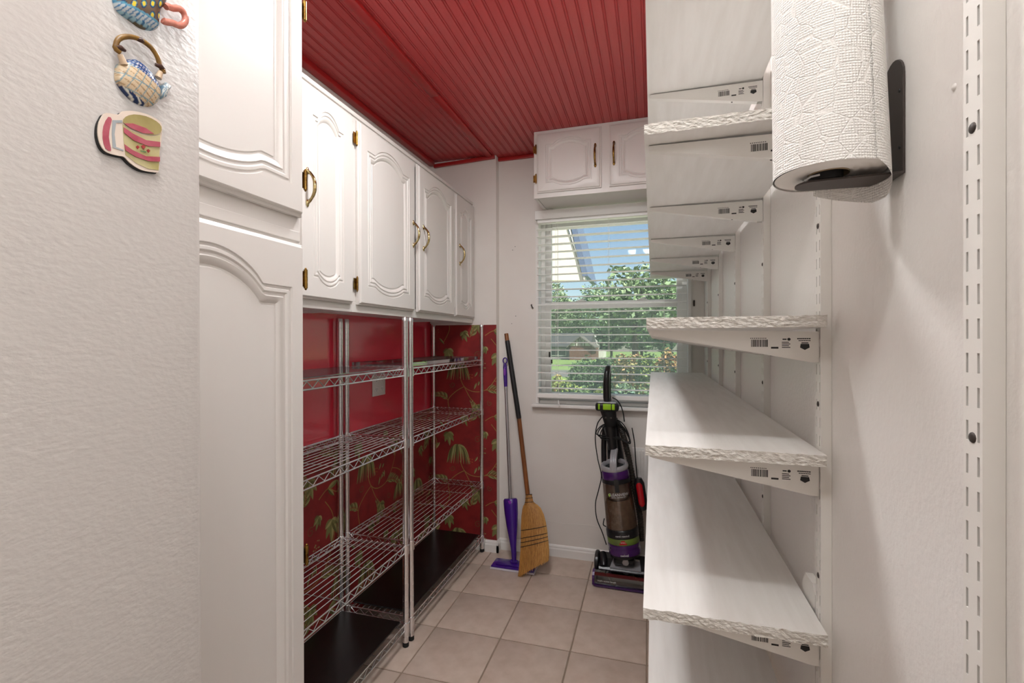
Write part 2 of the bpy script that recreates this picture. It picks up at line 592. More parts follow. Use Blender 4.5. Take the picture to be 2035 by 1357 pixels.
# blind
XB0, XB1 = -.668, .178
bl = thing('window_blind', (-.245, YB - .035, 2.08), 'white horizontal slat blind lowered over the window', 'blind')
part('valance', W_BLIND, bl, lambda m_: (m_.box(XB0 - .006, XB1 + .006, YB - .078, YB - .070, 2.030, 2.083, b=.002), m_.box(XB0 - .006, XB0 + .002, YB - .0695, YB - .014, 2.030, 2.083, b=.002)))
part('head_rail', W_BLIND, bl, lambda m_: m_.box(XB0 + .004, XB1, YB - .062, YB - .016, 2.012, 2.052, b=.003))
sl = MB()
ns = 6
for i in range(ns):
    t0, t1 = i / ns, (i + 1) / ns
    crown = lambda q: .0022 * (1 - (2 * q - 1) ** 2)
    y0, y1 = -.025 + .05 * t0, -.025 + .05 * t1
    z0, z1 = crown(t0), crown(t1)
    sl.add([(XB0, y0, z0), (XB1, y0, z0), (XB1, y1, z1), (XB0, y1, z1)], [(0, 1, 2, 3)])
    sl.add([(XB0, y0, z0 - .0028), (XB1, y0, z0 - .0028), (XB1, y1, z1 - .0028), (XB0, y1, z1 - .0028)], [(3, 2, 1, 0)])
for yy in (-.025, .025):
    sl.add([(XB0, yy, 0), (XB1, yy, 0), (XB1, yy, -.0028), (XB0, yy, -.0028)], [(0, 1, 2, 3)])
for xx in (XB0, XB1):
    sl.add([(xx, -.025, -.0028), (xx, .025, -.0028), (xx, .025, 0), (xx, 0, .0022), (xx, -.025, 0)], [(0, 1, 2, 3, 4)])
slat_me = mesh_from('slat', sl, W_BLIND)
bloc = wloc(bl)
for i in range(22):
    z = 1.976 - i * .0453
    o = link('slat', slat_me, bl, Vector((0, YB - .040, z)) - bloc)
    o.rotation_euler = (random.uniform(-.02, .02), random.uniform(-.0012, .0012), 0)
part('bottom_rail', W_BLIND, bl, lambda m_: m_.box(XB0, XB1, YB - .064, YB - .014, .966, .992, b=.003))
for cx in (-.55, -.245, .06):
    part('ladder_cord', W_BLIND, bl, lambda m_: (m_.tube([(cx, YB - .066, .98), (cx, YB - .066, 2.03)], .0007, 5), m_.tube([(cx + .002, YB - .014, .98), (cx + .002, YB - .014, 2.03)], .0007, 5)))
part('lift_cord', W_BLIND, bl, lambda m_: m_.tube([(-.538, YB - .0685, 2.02), (-.539, YB - .0685, 1.4), (-.536, YB - .0685, .945)], .0009, 5))
tw = MB()
tw.tube([(-.536, YB - .0685, .955), (-.535, YB - .0685, .935), (-.528, YB - .0685, .925), (-.54, YB - .0685, .918)], [.002, .005, .004, .002], 6)
tw.build('cord_tassel', W_BLIND, bl)

# small hardware on the back wall
m = MB()
m.box(.216, .226, YB - .006, YB - .0005, 1.498, 1.532, b=.002)
m.tube([(.221, YB - .006, 1.52), (.221, YB - .014, 1.516)], .003, 6)
tag(m.build('window_latch', DARKM), 'small dark metal catch on the wall right of the window', 'latch')
m = MB()
m.tube([(-.715, YB, 1.530), (-.715, YB - .012, 1.526), (-.708, YB - .018, 1.514), (-.702, YB - .012, 1.506)], .0035, 6)
tag(m.build('wall_hook', DARKM), 'small bent dark hook on the wall left of the window', 'hook')
for i, (u, v) in enumerate(((1024, 490), (1019, 497), (1025, 628), (1017, 643))):
    p = on_y(u, v, YB)
    m = MB()
    m.tube([(p.x, YB, p.z), (p.x, YB - .004, p.z)], .0022, 6)
    tag(m.build('nail', DARKM), ['dark nail head high on the wall left of the window, right one of two', 'dark nail head high on the wall left of the window, left one of two', 'dark nail head in the wall above the mop, upper one', 'dark nail head in the wall just above the broom handle'][i], 'nail', 'nails in the back wall')

# louvred wall register behind the vacuum
rg = thing('wall_register', (-.03, YB - .012, .2), 'white ribbed vent cover on the back wall behind the vacuum cleaner', 'vent')
part('frame', W_TRIM, rg, lambda m_: m_.box(-.115, .12, YB - .012, YB - .0005, .36, .69, b=.003))
for i in range(11):
    part('rib', W_TRIM, rg, lambda m_: m_.box(-.098 + i * .019, -.088 + i * .019, YB - .018, YB - .0125, .375, .675, b=.002))

# ------------------------------------------------------------------ wallpaper print
def clip_poly(poly, x0, x1, y0, y1):
    def cl(P, f, g):
        out = []
        for i in range(len(P)):
            a, b_ = P[i], P[(i + 1) % len(P)]
            fa, fb = f(a), f(b_)
            if fa >= 0:
                out.append(a)
            if fa * fb < 0:
                q = fa / (fa - fb)
                out.append((a[0] + (b_[0] - a[0]) * q, a[1] + (b_[1] - a[1]) * q))
        return out
    for f in (lambda p: p[0] - x0, lambda p: x1 - p[0], lambda p: p[1] - y0, lambda p: y1 - p[1]):
        poly = cl(poly, f, None)
        if len(poly) < 3:
            return None
    return poly

OL = [rgb(150, 146, 92), rgb(122, 120, 70), rgb(96, 92, 50), rgb(168, 158, 104), rgb(78, 70, 36)]
TAN = rgb(150, 118, 62)
ORG = rgb(176, 104, 44)

def motifs():
    R = random.Random(11)
    P = []
    def strip(pts, wd, col, col2=None):
        for i in range(len(pts) - 1):
            (x0, y0), (x1, y1) = pts[i], pts[i + 1]
            dx, dy = x1 - x0, y1 - y0
            l = sqrt(dx * dx + dy * dy) or 1e-6
            nx, ny = -dy / l, dx / l
            w0, w1 = wd[i], wd[i + 1]
            if col2 is None:
                P.append(([(x0 + nx * w0, y0 + ny * w0), (x0 - nx * w0, y0 - ny * w0), (x1 - nx * w1, y1 - ny * w1), (x1 + nx * w1, y1 + ny * w1)], col))
            else:
                P.append(([(x0 + nx * w0, y0 + ny * w0), (x0, y0), (x1, y1), (x1 + nx * w1, y1 + ny * w1)], col))
                P.append(([(x0, y0), (x0 - nx * w0, y0 - ny * w0), (x1 - nx * w1, y1 - ny * w1), (x1, y1)], col2))
    def leaf(x, y, a, L, wd, c1=None, c2=None, bend=0.):
        n = 6
        pts, ws = [], []
        for i in range(n + 1):
            q = i / n
            aa = a + bend * q
            pts.append((x + cos(aa) * L * q, y + sin(aa) * L * q))
            ws.append(max(.0004, wd * sin(pi * min(1, q * .96 + .04)) ** .8 * (1 - .25 * q)))
        strip(pts, ws, c1 or R.choice(OL[:2] + OL[3:4]), c2 or R.choice(OL[1:3]))
    def palm(x, y, r):
        for i in range(13):
            a = -1.25 + 2.5 * i / 12 + R.uniform(-.06, .06)
            pts, ws = [], []
            for k in range(9):
                q = k / 8
                px = x + sin(a) * r * (1.0 * q ** .75) * .62
                py = y + cos(a) * r * .34 * sin(pi * min(q * 1.25, 1) * .5) - r * 1.05 * q ** 2.0 * (.75 + .35 * cos(a))
                pts.append((px, py))
                ws.append(.0066 * (sin(pi * (q * .93 + .05)) ** .7) * r / .1 * .8)
            strip(pts, ws, OL[[0, 2, 1, 3][i % 4]], OL[[1, 4, 2, 0][i % 4]])
    def lobed(x, y, a, s):
        for d, L in ((0, 1.), (.62, .78), (-.62, .78), (1.3, .5), (-1.3, .5)):
            leaf(x, y, a + d, s * L, s * .16, bend=-d * .25)
    def fern(x, y, a, L, bend=.6):
        for i in range(13):
            q = .1 + .9 * i / 12
            aa = a + bend * q
            px, py = x + cos(aa) * L * q, y + sin(aa) * L * q
            for sgn in (-1, 1):
                leaf(px, py, aa + sgn * 1.0, L * .34 * (1 - .65 * q) + .006, .0042, OL[i % 3], OL[(i + 1) % 3 + 1], bend=-sgn * .5)
        strip([(x + cos(a + bend * q) * L * q, y + sin(a + bend * q) * L * q) for q in (0, .25, .5, .75, 1)], [.002, .002, .0016, .0012, .0008], TAN)
    def vine(pts, wd=.0022, col=TAN):
        out = []
        for i in range(len(pts) - 1):
            p0, p1, p2, p3 = pts[max(i - 1, 0)], pts[i], pts[i + 1], pts[min(i + 2, len(pts) - 1)]
            for k in range(5):
                q = k / 5
                out.append(tuple(.5 * (2 * p1[j] + (p2[j] - p0[j]) * q + (2 * p0[j] - 5 * p1[j] + 4 * p2[j] - p3[j]) * q * q + (-p0[j] + 3 * p1[j] - 3 * p2[j] + p3[j]) * q ** 3) for j in (0, 1)))
        out.append(pts[-1])
        strip(out, [wd] * len(out), col)
    def curl(x, y, r, a0):
        pts = []
        for i in range(14):
            q = i / 13
            a = a0 + q * 7.5
            rr = r * (1 - .75 * q)
            pts.append((x + cos(a) * rr, y + sin(a) * rr))
        strip(pts, [.0012] * 14, OL[2])
    def dots(x, y, n, s, col):
        for i in range(n):
            px, py = x + R.uniform(-s, s), y + R.uniform(-s, s)
            rr = R.uniform(.0025, .0045)
            P.append(([(px + cos(k * pi / 3) * rr, py + sin(k * pi / 3) * rr) for k in range(6)], col))
    palm(.12, .42, .135)
    vine([(.13, .33), (.16, .27), (.22, .24), (.30, .25), (.36, .31), (.40, .40), (.39, .50), (.34, .57)])
    lobed(.385, .475, -1.6, .105)
    fern(.30, .25, .25, .15, -.7)
    vine([(.02, .02), (.06, .10), (.05, .18), (.10, .235), (.16, .27)])
    lobed(.245, .155, -1.35, .085)
    vine([(.16, .27), (.20, .20), (.245, .155)])
    fern(.05, .18, 2.2, .11, .8)
    for q in range(9):
        leaf(.47 + R.uniform(-.05, .05), .24 + R.uniform(-.07, .07), R.uniform(-2.6, -.5), R.uniform(.03, .06), R.uniform(.007, .011))
    vine([(.36, .31), (.42, .29), (.47, .25), (.50, .17), (.48, .08)])
    leaf(.36, .09, .3, .075, .014)
    leaf(.36, .09, -.8, .06, .012)
    vine([(.48, .08), (.42, .06), (.36, .09), (.30, .06)])
    lobed(.155, .085, -1.2, .07)
    dots(.28, .40, 9, .022, OL[0])
    dots(.50, .36, 7, .018, OL[1])
    dots(.20, .34, 6, .014, ORG)
    dots(.43, .16, 6, .016, OL[3])
    curl(.25, .47, .022, 1.)
    curl(.08, .28, .02, 3.)
    curl(.33, .17, .018, 2.)
    fern(.47, .50, -2.0, .13, .5)
    palm(.43, .20, .095)
    lobed(.05, .505, -1.45, .085)
    fern(.20, .05, .9, .12, .6)
    lobed(.30, .52, -1.9, .06)
    for q in range(7):
        leaf(.26 + R.uniform(-.03, .03), .33 + R.uniform(-.05, .05), R.uniform(-2.8, -.4), R.uniform(.022, .045), .007)
    return P

MOT = motifs()
RP = .53

def paper_print(name, parent, fn, x0, x1, y0, y1, phase=(0, 0)):
    m_ = MB()
    i0, i1 = int(floor((x0 - phase[0]) / RP)) - 1, int(floor((x1 - phase[0]) / RP)) + 2
    j0, j1 = int(floor((y0 - phase[1]) / RP)) - 2, int(floor((y1 - phase[1]) / RP)) + 2
    lay = 0
    for i in range(i0, i1):
        for j in range(j0, j1):
            ox, oy = phase[0] + i * RP, phase[1] + j * RP + (RP / 2 if i % 2 else 0)
            for n_, (poly, col) in enumerate(MOT):
                pp = [(a + ox, b_ + oy) for a, b_ in poly]
                xs = [a for a, b_ in pp]
                ys = [b_ for a, b_ in pp]
                if max(xs) < x0 or min(xs) > x1 or max(ys) < y0 or min(ys) > y1:
                    continue
                pp = clip_poly(pp, x0, x1, y0, y1)
                if not pp:
                    continue
                h_ = .0002 + .0005 * n_ / len(MOT)
                m_.add([fn(a, b_, h_) for a, b_ in pp], [tuple(range(len(pp)))])
                m_.c += [col] * len(pp)
    o = m_.build(name, PRINT, parent)
    o['kind'] = 'stuff'
    return o
paper_print('wallpaper_print', wall_l, lambda a, b_, h_: Vector((XL + .0025 + h_, a, b_)), .90, YA, .0, .873, (.33, .04))
paper_print('wallpaper_print', wall_c, lambda a, b_, h_: Vector((a, YA - .0025 - h_, b_)), XL + .005, XE, .076, 1.406, (-1.30 - .0, .22))

# outlet plate on the red panel
op = thing('outlet_plate', (XL + .004, 2.147, 1.08), 'white four-socket outlet plate on the red wall', 'outlet')
part('plate', W_METAL, op, lambda m_: m_.box(XL + .0042, XL + .009, 2.088, 2.206, 1.025, 1.140, b=.002), smooth=True)
for yy in (2.122, 2.172):
    for zz in (1.058, 1.107):
        def sock(m_):
            pr = [(cos(k * pi / 8) * .0165, max(-.0135, min(.0135, sin(k * pi / 8) * .0165))) for k in range(16)]
            m_.prism(pr, lambda a, b_, t_: Vector((XL + .009 + t_, yy + a, zz + b_)), 0, .0015)
        so = part('socket', W_TRIM, op, sock)
        part('slot', INK, so, lambda m_: (m_.box(XL + .0104, XL + .0107, yy - .007, yy - .005, zz - .001, zz + .007), m_.box(XL + .0104, XL + .0107, yy + .005, yy + .007, zz - .001, zz + .006), m_.box(XL + .0104, XL + .0107, yy - .002, yy + .002, zz - .0085, zz - .0045)))

# ------------------------------------------------------------------ cabinets
MOLD = [(0, 0), (.0015, -.0035), (.006, -.0035), (.008, -.001), (.013, -.001), (.016, -.0045), (.021, -.0045), (.023, -.002), (.028, -.0035), (.034, -.007), (.036, -.0095), (.040, -.0095), (.042, -.0075)]

def door_mesh(mb, fn, w, h, ml, mt, mb_, At, Ab, mold=1., t=.019, kink=.66, n=30, raise_panel=True):
    pw = w / 2 - ml
    def rise(u, A):
        s = abs(u - w / 2) / pw
        if s >= kink:
            return 0.
        return A * (1 - (s / kink) ** 2) ** .85
    def outline(o):
        L, R_ = ml + o, w - ml - o
        pts = []
        for i in range(n):
            u = L + (R_ - L) * i / n
            pts.append((u, mb_ + o - rise(u, Ab)))
        pts.append((R_, mb_ + o))
        pts.append((R_, h / 2))
        for i in range(n):
            u = R_ - (R_ - L) * i / n
            pts.append((u, h - mt - o + rise(u, At)))
        pts.append((L, h - mt - o))
        pts.append((L, h / 2))
        return pts
    def rect(e):
        L, R_, B, T_ = e, w - e, e, h - e
        pts = [(L + (R_ - L) * i / n, B) for i in range(n)] + [(R_, B), (R_, h / 2)]
        pts += [(R_ - (R_ - L) * i / n, T_) for i in range(n)] + [(L, T_), (L, h / 2)]
        return pts
    loops = [[(a, b_, 0) for a, b_ in rect(0)], [(a, b_, t * .48) for a, b_ in rect(0)], [(a, b_, t * .55) for a, b_ in rect(.002)], [(a, b_, t * .62) for a, b_ in rect(.0055)], [(a, b_, t * .93) for a, b_ in rect(.0075)], [(a, b_, t) for a, b_ in rect(.0095)]]
    for o, d in MOLD:
        loops.append([(a, b_, t + d) for a, b_ in outline(o * mold)])
    K = len(loops[0])
    V = [fn(*p) for lp in loops for p in lp]
    F = []
    for i in range(len(loops) - 1):
        for k in range(K):
            l = (k + 1) % K
            F.append((i * K + k, i * K + l, (i + 1) * K + l, (i + 1) * K + k))
    F.append(tuple((len(loops) - 1) * K + k for k in range(K)))
    F.append(tuple(range(K))[::-1])
    mb.add(V, F)

def handle(parent, fn, L=.115, bow=.026, mt=None, flip=1):
    """bowed pull with leaf-shaped feet; fn(a along, n out, s side)"""
    m_ = MB()
    pts, rr = [], []
    for i in range(17):
        q = -1 + 2 * i / 16
        n_ = bow * (1 - abs(q) ** 2.6) + .004
        pts.append(fn(q * L * .44, n_, 0))
        rr.append(.0036 + .0022 * cos(q * pi / 2) + (.0012 if abs(q) > .85 else 0))
    m_.tube(pts, rr, 8)
    for sgn in (-1, 1):
        for k in range(1):
            V, F = [], []
            NN = 12
            for lay, (sc, n_) in enumerate(((1, .0004), (1, .003), (.6, .0055))):
                for i in range(NN):
                    a = 2 * pi * i / NN
                    V.append(fn(sgn * L * .45 + cos(a) * .012 * sc, n_, sin(a) * .0065 * sc))
            for lay in range(2):
                for i in range(NN):
                    j = (i + 1) % NN
                    F.append((lay * NN + i, lay * NN + j, (lay + 1) * NN + j, (lay + 1) * NN + i))
            F.append(tuple(range(NN))[::-1])
            F.append(tuple(2 * NN + i for i in range(NN)))
            m_.add(V, F)
    return m_.build('handle', mt or BRASS2, parent, smooth=50)

def hinge(parent, p, nrm, sd, L=.05, mt=None):
    """barrel hinge at p, normal nrm, plate towards sd"""
    p, nrm, sd = Vector(p), Vector(nrm), Vector(sd)
    m_ = MB()
    c = p + nrm * .006
    prof = [(.0005, -L * .60), (.0022, -L * .57), (.0026, -L * .53), (.0014, -L * .505), (.0042, -L * .5), (.0042, -L * .17), (.0036, -L * .165), (.0036, -L * .155), (.0042, -L * .15), (.0042, L * .15), (.0036, L * .155), (.0036, L * .165), (.0042, L * .17), (.0042, L * .5), (.0014, L * .505), (.0026, L * .53), (.0022, L * .57), (.0005, L * .60)]
    m_.lathe(prof, 10, mtx=Matrix.Translation(c))
    a, b_ = p + nrm * .001, p + nrm * .0026
    x0, x1 = sd * .002, sd * .016
    V = [q + s_ + Vector((0, 0, z_)) for q in (a, b_) for s_ in (x0, x1) for z_ in (-L * .42, L * .42)]
    m_.add(V, [(0, 1, 3, 2), (4, 6, 7, 5), (0, 4, 5, 1), (2, 3, 7, 6), (0, 2, 6, 4), (1, 5, 7, 3)])
    return m_.build('hinge', mt or BRASS, parent, smooth=50)

XF = -1.083   # face frame of the wall cabinets
Z0C, Z1C = 1.418, 2.172
def wall_cab(y0, y1, doors, label):
    cab = thing('wall_cabinet', (-1.2, (y0 + y1) / 2, Z0C), label, 'cabinet', 'white wall cabinets above the wire racks')
    m_ = MB()
    g = .0006
    m_.box(XL + .005, XF - .018, y0 + g, y0 + g + .016, Z0C, Z1C)
    m_.box(XL + .005, XF - .018, y1 - g - .016, y1 - g, Z0C, Z1C)
    m_.box(XL + .005, XF - .018, y0 + g + .016, y1 - g - .016, Z0C + .012, Z0C + .028)
    m_.box(XL + .005, XF - .018, y0 + g + .016, y1 - g - .016, Z1C - .016, Z1C)
    m_.box(XL + .005, XL + .012, y0 + g + .016, y1 - g - .016, Z0C + .028, Z1C - .016)
    m_.build('body', W_CAB, cab, weld=False)
    m_ = MB()
    m_.box(XF - .018, XF, y0 + g, y1 - g, Z0C, Z0C + .042, b=.0012)
    m_.box(XF - .018, XF, y0 + g, y1 - g, Z1C - .036, Z1C, b=.0012)
    stiles = [y0 + g] + [(doors[i][1] + doors[i + 1][0]) / 2 - .02 for i in range(len(doors) - 1)] + [y1 - g - .03]
    for i, s_ in enumerate(stiles):
        m_.box(XF - .018, XF, s_, s_ + (.03 if i in (0, len(stiles) - 1) else .04), Z0C + .042, Z1C - .036)
    m_.build('face_frame', W_CAB, cab, weld=False)
    m_ = MB()
    m_.box(XF - .002, XF + .006, y0 + g, y1 - g, Z1C - .014, Z1C + .002, b=.002)
    m_.build('top_moulding', W_CAB, cab)
    for (a, b_, hy, hinge_y, tilt) in doors:
        m_ = MB()
        zb, zt = 1.447, 2.146
        w_ = b_ - a
        ct, st = cos(tilt), sin(tilt)
        # door slightly ajar: rotate about its hinge side
        def fn(u, v, n_, a=a, zb=zb, b_=b_, hinge_y=hinge_y, st=st, ct=ct):
            y = a + u
            dy = y - hinge_y
            return Vector((XF + .0008 + n_ * ct + abs(dy) * st, hinge_y + dy * ct, zb + v))
        door_mesh(m_, fn, w_, zt - zb, .052 if w_ > .3 else .058, .095, .072, .045 if w_ > .3 else .04, .028)
        d_ = m_.build('door', W_CAB, cab, smooth=30)
        xh = XF + .0198 + abs(hy - hinge_y) * st
        handle(d_, lambda al, n_, s_: Vector((xh + n_, hy + s_, 1.804 + al)))
        if hinge_y < (a + b_) / 2 or b_ > 2.4:
            for zh in (2.075, 1.525):
                sgn = 1 if hinge_y > (a + b_) / 2 else -1
                hinge(d_, (XF + .006, hinge_y + sgn * .006, zh), (1, 0, 0), (0, sgn, 0), mt=BRASS if hinge_y < 2 else W_METAL)
    return cab

wall_cab(.885, 1.522, [(.912, 1.200, 1.175, .912, 0), (1.232, 1.510, 1.262, 1.510, 0)], 'white wall cabinet nearest the tall pantry cabinet')
wall_cab(1.522, 2.452, [(1.546, 1.980, 1.962, 1.546, 0), (2.010, 2.442, 2.052, 2.442, .012)], 'white wall cabinet with two arched doors and facing brass pulls')
wall_cab(2.452, YA - .002, [(2.462, 2.748, 2.510, 2.748, 0)], 'narrow white wall cabinet farthest along, against the boxed corner')

# cabinet over the window
YC = 2.513
cb = thing('over_window_cabinet', (-.237, YC + .15, 2.087), 'small white two-door cabinet hung above the window', 'cabinet')
CX0, CX1, CZ0, CZ1 = -.623, .149, 2.087, H - .009
part('body', W_CAB, cb, lambda m_: (m_.box(CX0, CX0 + .016, YC + .018, YB - .001, CZ0, CZ1), m_.box(CX1 - .016, CX1, YC + .018, YB - .001, CZ0, CZ1), m_.box(CX0 + .016, CX1 - .016, YC + .018, YB - .001, CZ0 + .006, CZ0 + .02), m_.box(CX0 + .016, CX1 - .016, YC + .018, YB - .001, CZ1 - .016, CZ1)))
part('face_frame', W_CAB, cb, lambda m_: (m_.box(CX0, CX1, YC, YC + .018, CZ0, CZ0 + .034), m_.box(CX0, CX1, YC, YC + .018, CZ1 - .024, CZ1), m_.box(CX0, CX0 + .03, YC, YC + .018, CZ0 + .034, CZ1 - .024), m_.box(-.262, -.212, YC, YC + .018, CZ0 + .034, CZ1 - .024), m_.box(CX1 - .03, CX1, YC, YC + .018, CZ0 + .034, CZ1 - .024)))
part('mounting_block', W_METAL, cb, lambda m_: (m_.box(-.597, -.572, YB - .06, YB - .03, CZ0 - .010, CZ0 + .0055, b=.002), m_.box(-.57, -.56, YB - .055, YB - .035, CZ0 - .004, CZ0 + .0055, b=.001)))
for a, b_, hx, hg in ((-.604, -.258, -.288, -.604), (-.216, .130, -.192, .130)):
    m = MB()
    door_mesh(m, lambda u, v, n_: Vector((a + u, YC - .0005 - n_, 2.112 + v)), b_ - a, .320, .050, .062, .046, .030, .022, mold=.8, t=.016)
    d_ = m.build('door', W_CAB, cb, smooth=30)
    handle(d_, lambda al, n_, s_: Vector((hx + s_, YC - .0165 - n_, 2.280 + al)), mt=BRASS)
    for zh in (2.352, 2.192):
        sgn = -1 if hg < -.3 else 1
        hinge(d_, (hg + sgn * .006, YC - .004, zh), (0, -1, 0), (sgn, 0, 0), L=.046)

# tall pantry cabinet
XT = -.760
TY0, TY1 = .392, .876
tc_ = thing('pantry_cabinet', (-1.05, (TY0 + TY1) / 2, 0), 'tall white pantry cabinet with arched doors beside the refrigerator', 'cabinet')
part('body', W_CAB, tc_, lambda m_: (m_.box(XL + .002, XT - .018, TY0, TY0 + .018, 0, H - .01), m_.box(XL + .002, XT - .018, TY1 - .018, TY1, 0, H - .01), m_.box(XL + .002, XT - .018, TY0 + .018, TY1 - .018, .08, .1), m_.box(XL + .002, XT - .018, TY0 + .018, TY1 - .018, 1.54, 1.56), m_.box(XL + .002, XT - .018, TY0 + .018, TY1 - .018, H - .03, H - .01)))
part('face_frame', W_CAB, tc_, lambda m_: (m_.box(XT - .018, XT, TY0, TY0 + .03, 0, H - .01), m_.box(XT - .018, XT, TY1 - .03, TY1, 0, H - .01), m_.box(XT - .018, XT, TY0 + .03, TY1 - .03, 0, .11), m_.box(XT - .018, XT, TY0 + .03, TY1 - .03, 1.50, 1.60), m_.box(XT - .018, XT, TY0 + .03, TY1 - .03, H - .06, H - .01)))
part('rail_moulding', W_CAB, tc_, lambda m_: m_.box(XT, XT + .004, TY0 + .001, TY1 - .001, 1.531, 1.553, b=.0015))
for zb, zt, At, Ab, mt_, mb2 in ((1.584, 2.42, .055, .030, .11, .062), (.10, 1.523, .058, .0, .098, .1)):
    m = MB()
    door_mesh(m, lambda u, v, n_: Vector((XT + .0005 + n_, .4 + u, zb + v)), .472, zt - zb, .040, mt_, mb2, At, Ab, mold=1.05, t=.020, kink=.60)
    d_ = m.build('door', W_CAB, tc_, smooth=30)
    for zh in ((2.045, 1.668) if zb > 1 else (1.448, .832)):
        hinge(d_, (XT + .012, TY1 - .0005, zh), (1, 0, 0), (0, -1, 0), L=.042)

# ------------------------------------------------------------------ refrigerator and magnets
XFR = -.455
fr = thing('refrigerator', (-.85, .0, 0), 'off-white refrigerator with leather-grained enamel holding three magnets', 'refrigerator')
part('body', FRIDGE, fr, lambda m_: m_.box(-1.22, XFR - .062, -.42, .383, .03, 1.76, b=.008), smooth=True)
part('gasket', BLACKM, fr, lambda m_: m_.box(XFR - .0615, XFR - .052, -.405, .368, .06, 1.75))
part('door', FRIDGE, fr, lambda m_: m_.box(XFR - .0515, XFR, -.42, .3835, .10, 1.765, b=.008), smooth=True)
part('handle', W_METAL, fr, lambda m_: (m_.box(XFR + .022, XFR + .04, -.375, -.35, .7, 1.35, b=.006), m_.box(XFR, XFR + .022, -.372, -.353, .705, .73), m_.box(XFR, XFR + .022, -.372, -.353, 1.32, 1.345)))
part('foot_grille', BLACKP, fr, lambda m_: m_.box(-1.2, XFR - .07, -.41, .37, 0, .0295))

def px_poly(pts):
    return [(p.y, p.z) for p in (on_x(u, v, XFR) for u, v in pts)]
def smooth_closed(pts, k=4):
    out = []
    n_ = len(pts)
    for i in range(n_):
        p0, p1, p2, p3 = pts[i - 1], pts[i], pts[(i + 1) % n_], pts[(i + 2) % n_]
        for j in range(k):
            q = j / k
            out.append(tuple(.5 * (2 * p1[d] + (p2[d] - p0[d]) * q + (2 * p0[d] - 5 * p1[d] + 4 * p2[d] - p3[d]) * q * q + (-p0[d] + 3 * p1[d] - 3 * p2[d] + p3[d]) * q ** 3) for d in (0, 1)))
    return out
def z1(u, v, box=(150, 0, 300, 360), sc=3.77):
    return (box[0] + u / sc, box[1] + v / sc)
def FX(a, b_, t_):
    return Vector((XFR + .0004 + t_, a, b_))

def flat(mb, zpts, t_, mi, thick=.0004, k=0):
    P_ = px_poly([z1(*p) for p in zpts])
    if k:
        P_ = smooth_closed(P_, k)
    mb.prism(P_, FX, t_, t_ + thick, mi)

C_CREAM = mat('print_cream', rgb(232, 216, 202), .35)
C_ROSE = mat('print_rose', rgb(168, 66, 84), .35, var=rgb(186, 96, 110), vscale=90)
C_OLIVE = mat('print_khaki', rgb(176, 164, 106), .35, var=rgb(204, 194, 150), vscale=50)
C_OLIVE_D = mat('print_khaki_dark', rgb(150, 136, 80), .35, var=rgb(172, 158, 104), vscale=50)
C_GREY = mat('print_grey_blue', rgb(166, 172, 176), .4)
C_RED = mat('print_red', rgb(160, 40, 46), .4)
C_GREENP = mat('print_green', rgb(90, 130, 80), .4)
C_PALE = mat('print_ivory', rgb(226, 218, 196), .4)

# mug magnet: a flat printed tin cut-out
mg = thing('mug_magnet', on_x(255, 285, XFR), 'flat mug-shaped fridge magnet with pink and khaki bands, lowest of three', 'magnet', 'magnets on the refrigerator')
OUT = [(205, 850), (300, 862), (330, 838), (420, 836), (520, 862), (600, 905), (628, 950), (622, 1060), (606, 1180), (604, 1285), (560, 1292), (470, 1275), (390, 1225), (345, 1180), (300, 1170), (215, 1145), (170, 1095), (148, 1020), (150, 940), (172, 885)]
m = MB(); flat(m, [(a - 8, b_ + 9) for a, b_ in OUT], 0, 0, .0020, 3); m.build('magnet_sheet', BLACKM, mg)
m = MB(); flat(m, OUT, .0021, 0, .0011, 3); m.build('backing', C_CREAM, mg)
m = MB(); flat(m, [(330, 935), (395, 985), (480, 1015), (560, 1025), (612, 1010), (606, 1130), (603, 1230), (598, 1278), (520, 1268), (430, 1225), (352, 1165), (338, 1060)], .0033, 0); m.build('mug_body', C_OLIVE, mg)
m = MB(); flat(m, [(330, 920), (350, 880), (410, 862), (500, 875), (580, 912), (618, 955), (610, 1000), (560, 1015), (480, 1002), (390, 965)], .0038, 0, k=2); m.build('mug_rim', C_OLIVE_D, mg)
m = MB(); flat(m, [(335, 930), (400, 930), (500, 965), (560, 1008), (480, 1003), (390, 968)], .0043, 0); m.build('mug_inside', C_ROSE, mg)
for a_ in ([(332, 958), (400, 1005), (500, 1055), (606, 1068), (606, 1105), (520, 1100), (410, 1058), (333, 998)], [(336, 1085), (400, 1130), (500, 1175), (604, 1180), (604, 1215), (520, 1212), (420, 1178), (345, 1130)]):
    m = MB(); flat(m, a_, .0043, 0); m.build('band', C_ROSE, mg)
m = MB(); flat(m, [(222, 880), (248, 900), (235, 950), (225, 1030), (240, 1110), (238, 1135), (200, 1115), (180, 1040), (185, 950)], .0033, 0, k=2); m.build('handle_stripe', C_ROSE, mg)
m = MB(); flat(m, [(255, 905), (325, 905), (325, 925), (280, 925), (268, 1010), (280, 1105), (335, 1125), (335, 1137), (255, 1110), (248, 1000)], .0033, 0); m.build('handle_outline', C_GREY, mg)
m = MB()
for cx, cy, r_ in ((435, 1108, 14), (478, 1105, 18), (515, 1135, 14)):
    flat(m, [(cx - r_, cy - r_ * .3), (cx, cy - r_), (cx + r_, cy), (cx, cy + r_)], .0046, 0)
m.build('flower', C_RED, mg)
m = MB(); flat(m, [(455, 1132), (500, 1140), (495, 1148), (460, 1140)], .0046, 0); m.build('leaf', C_GREENP, mg)

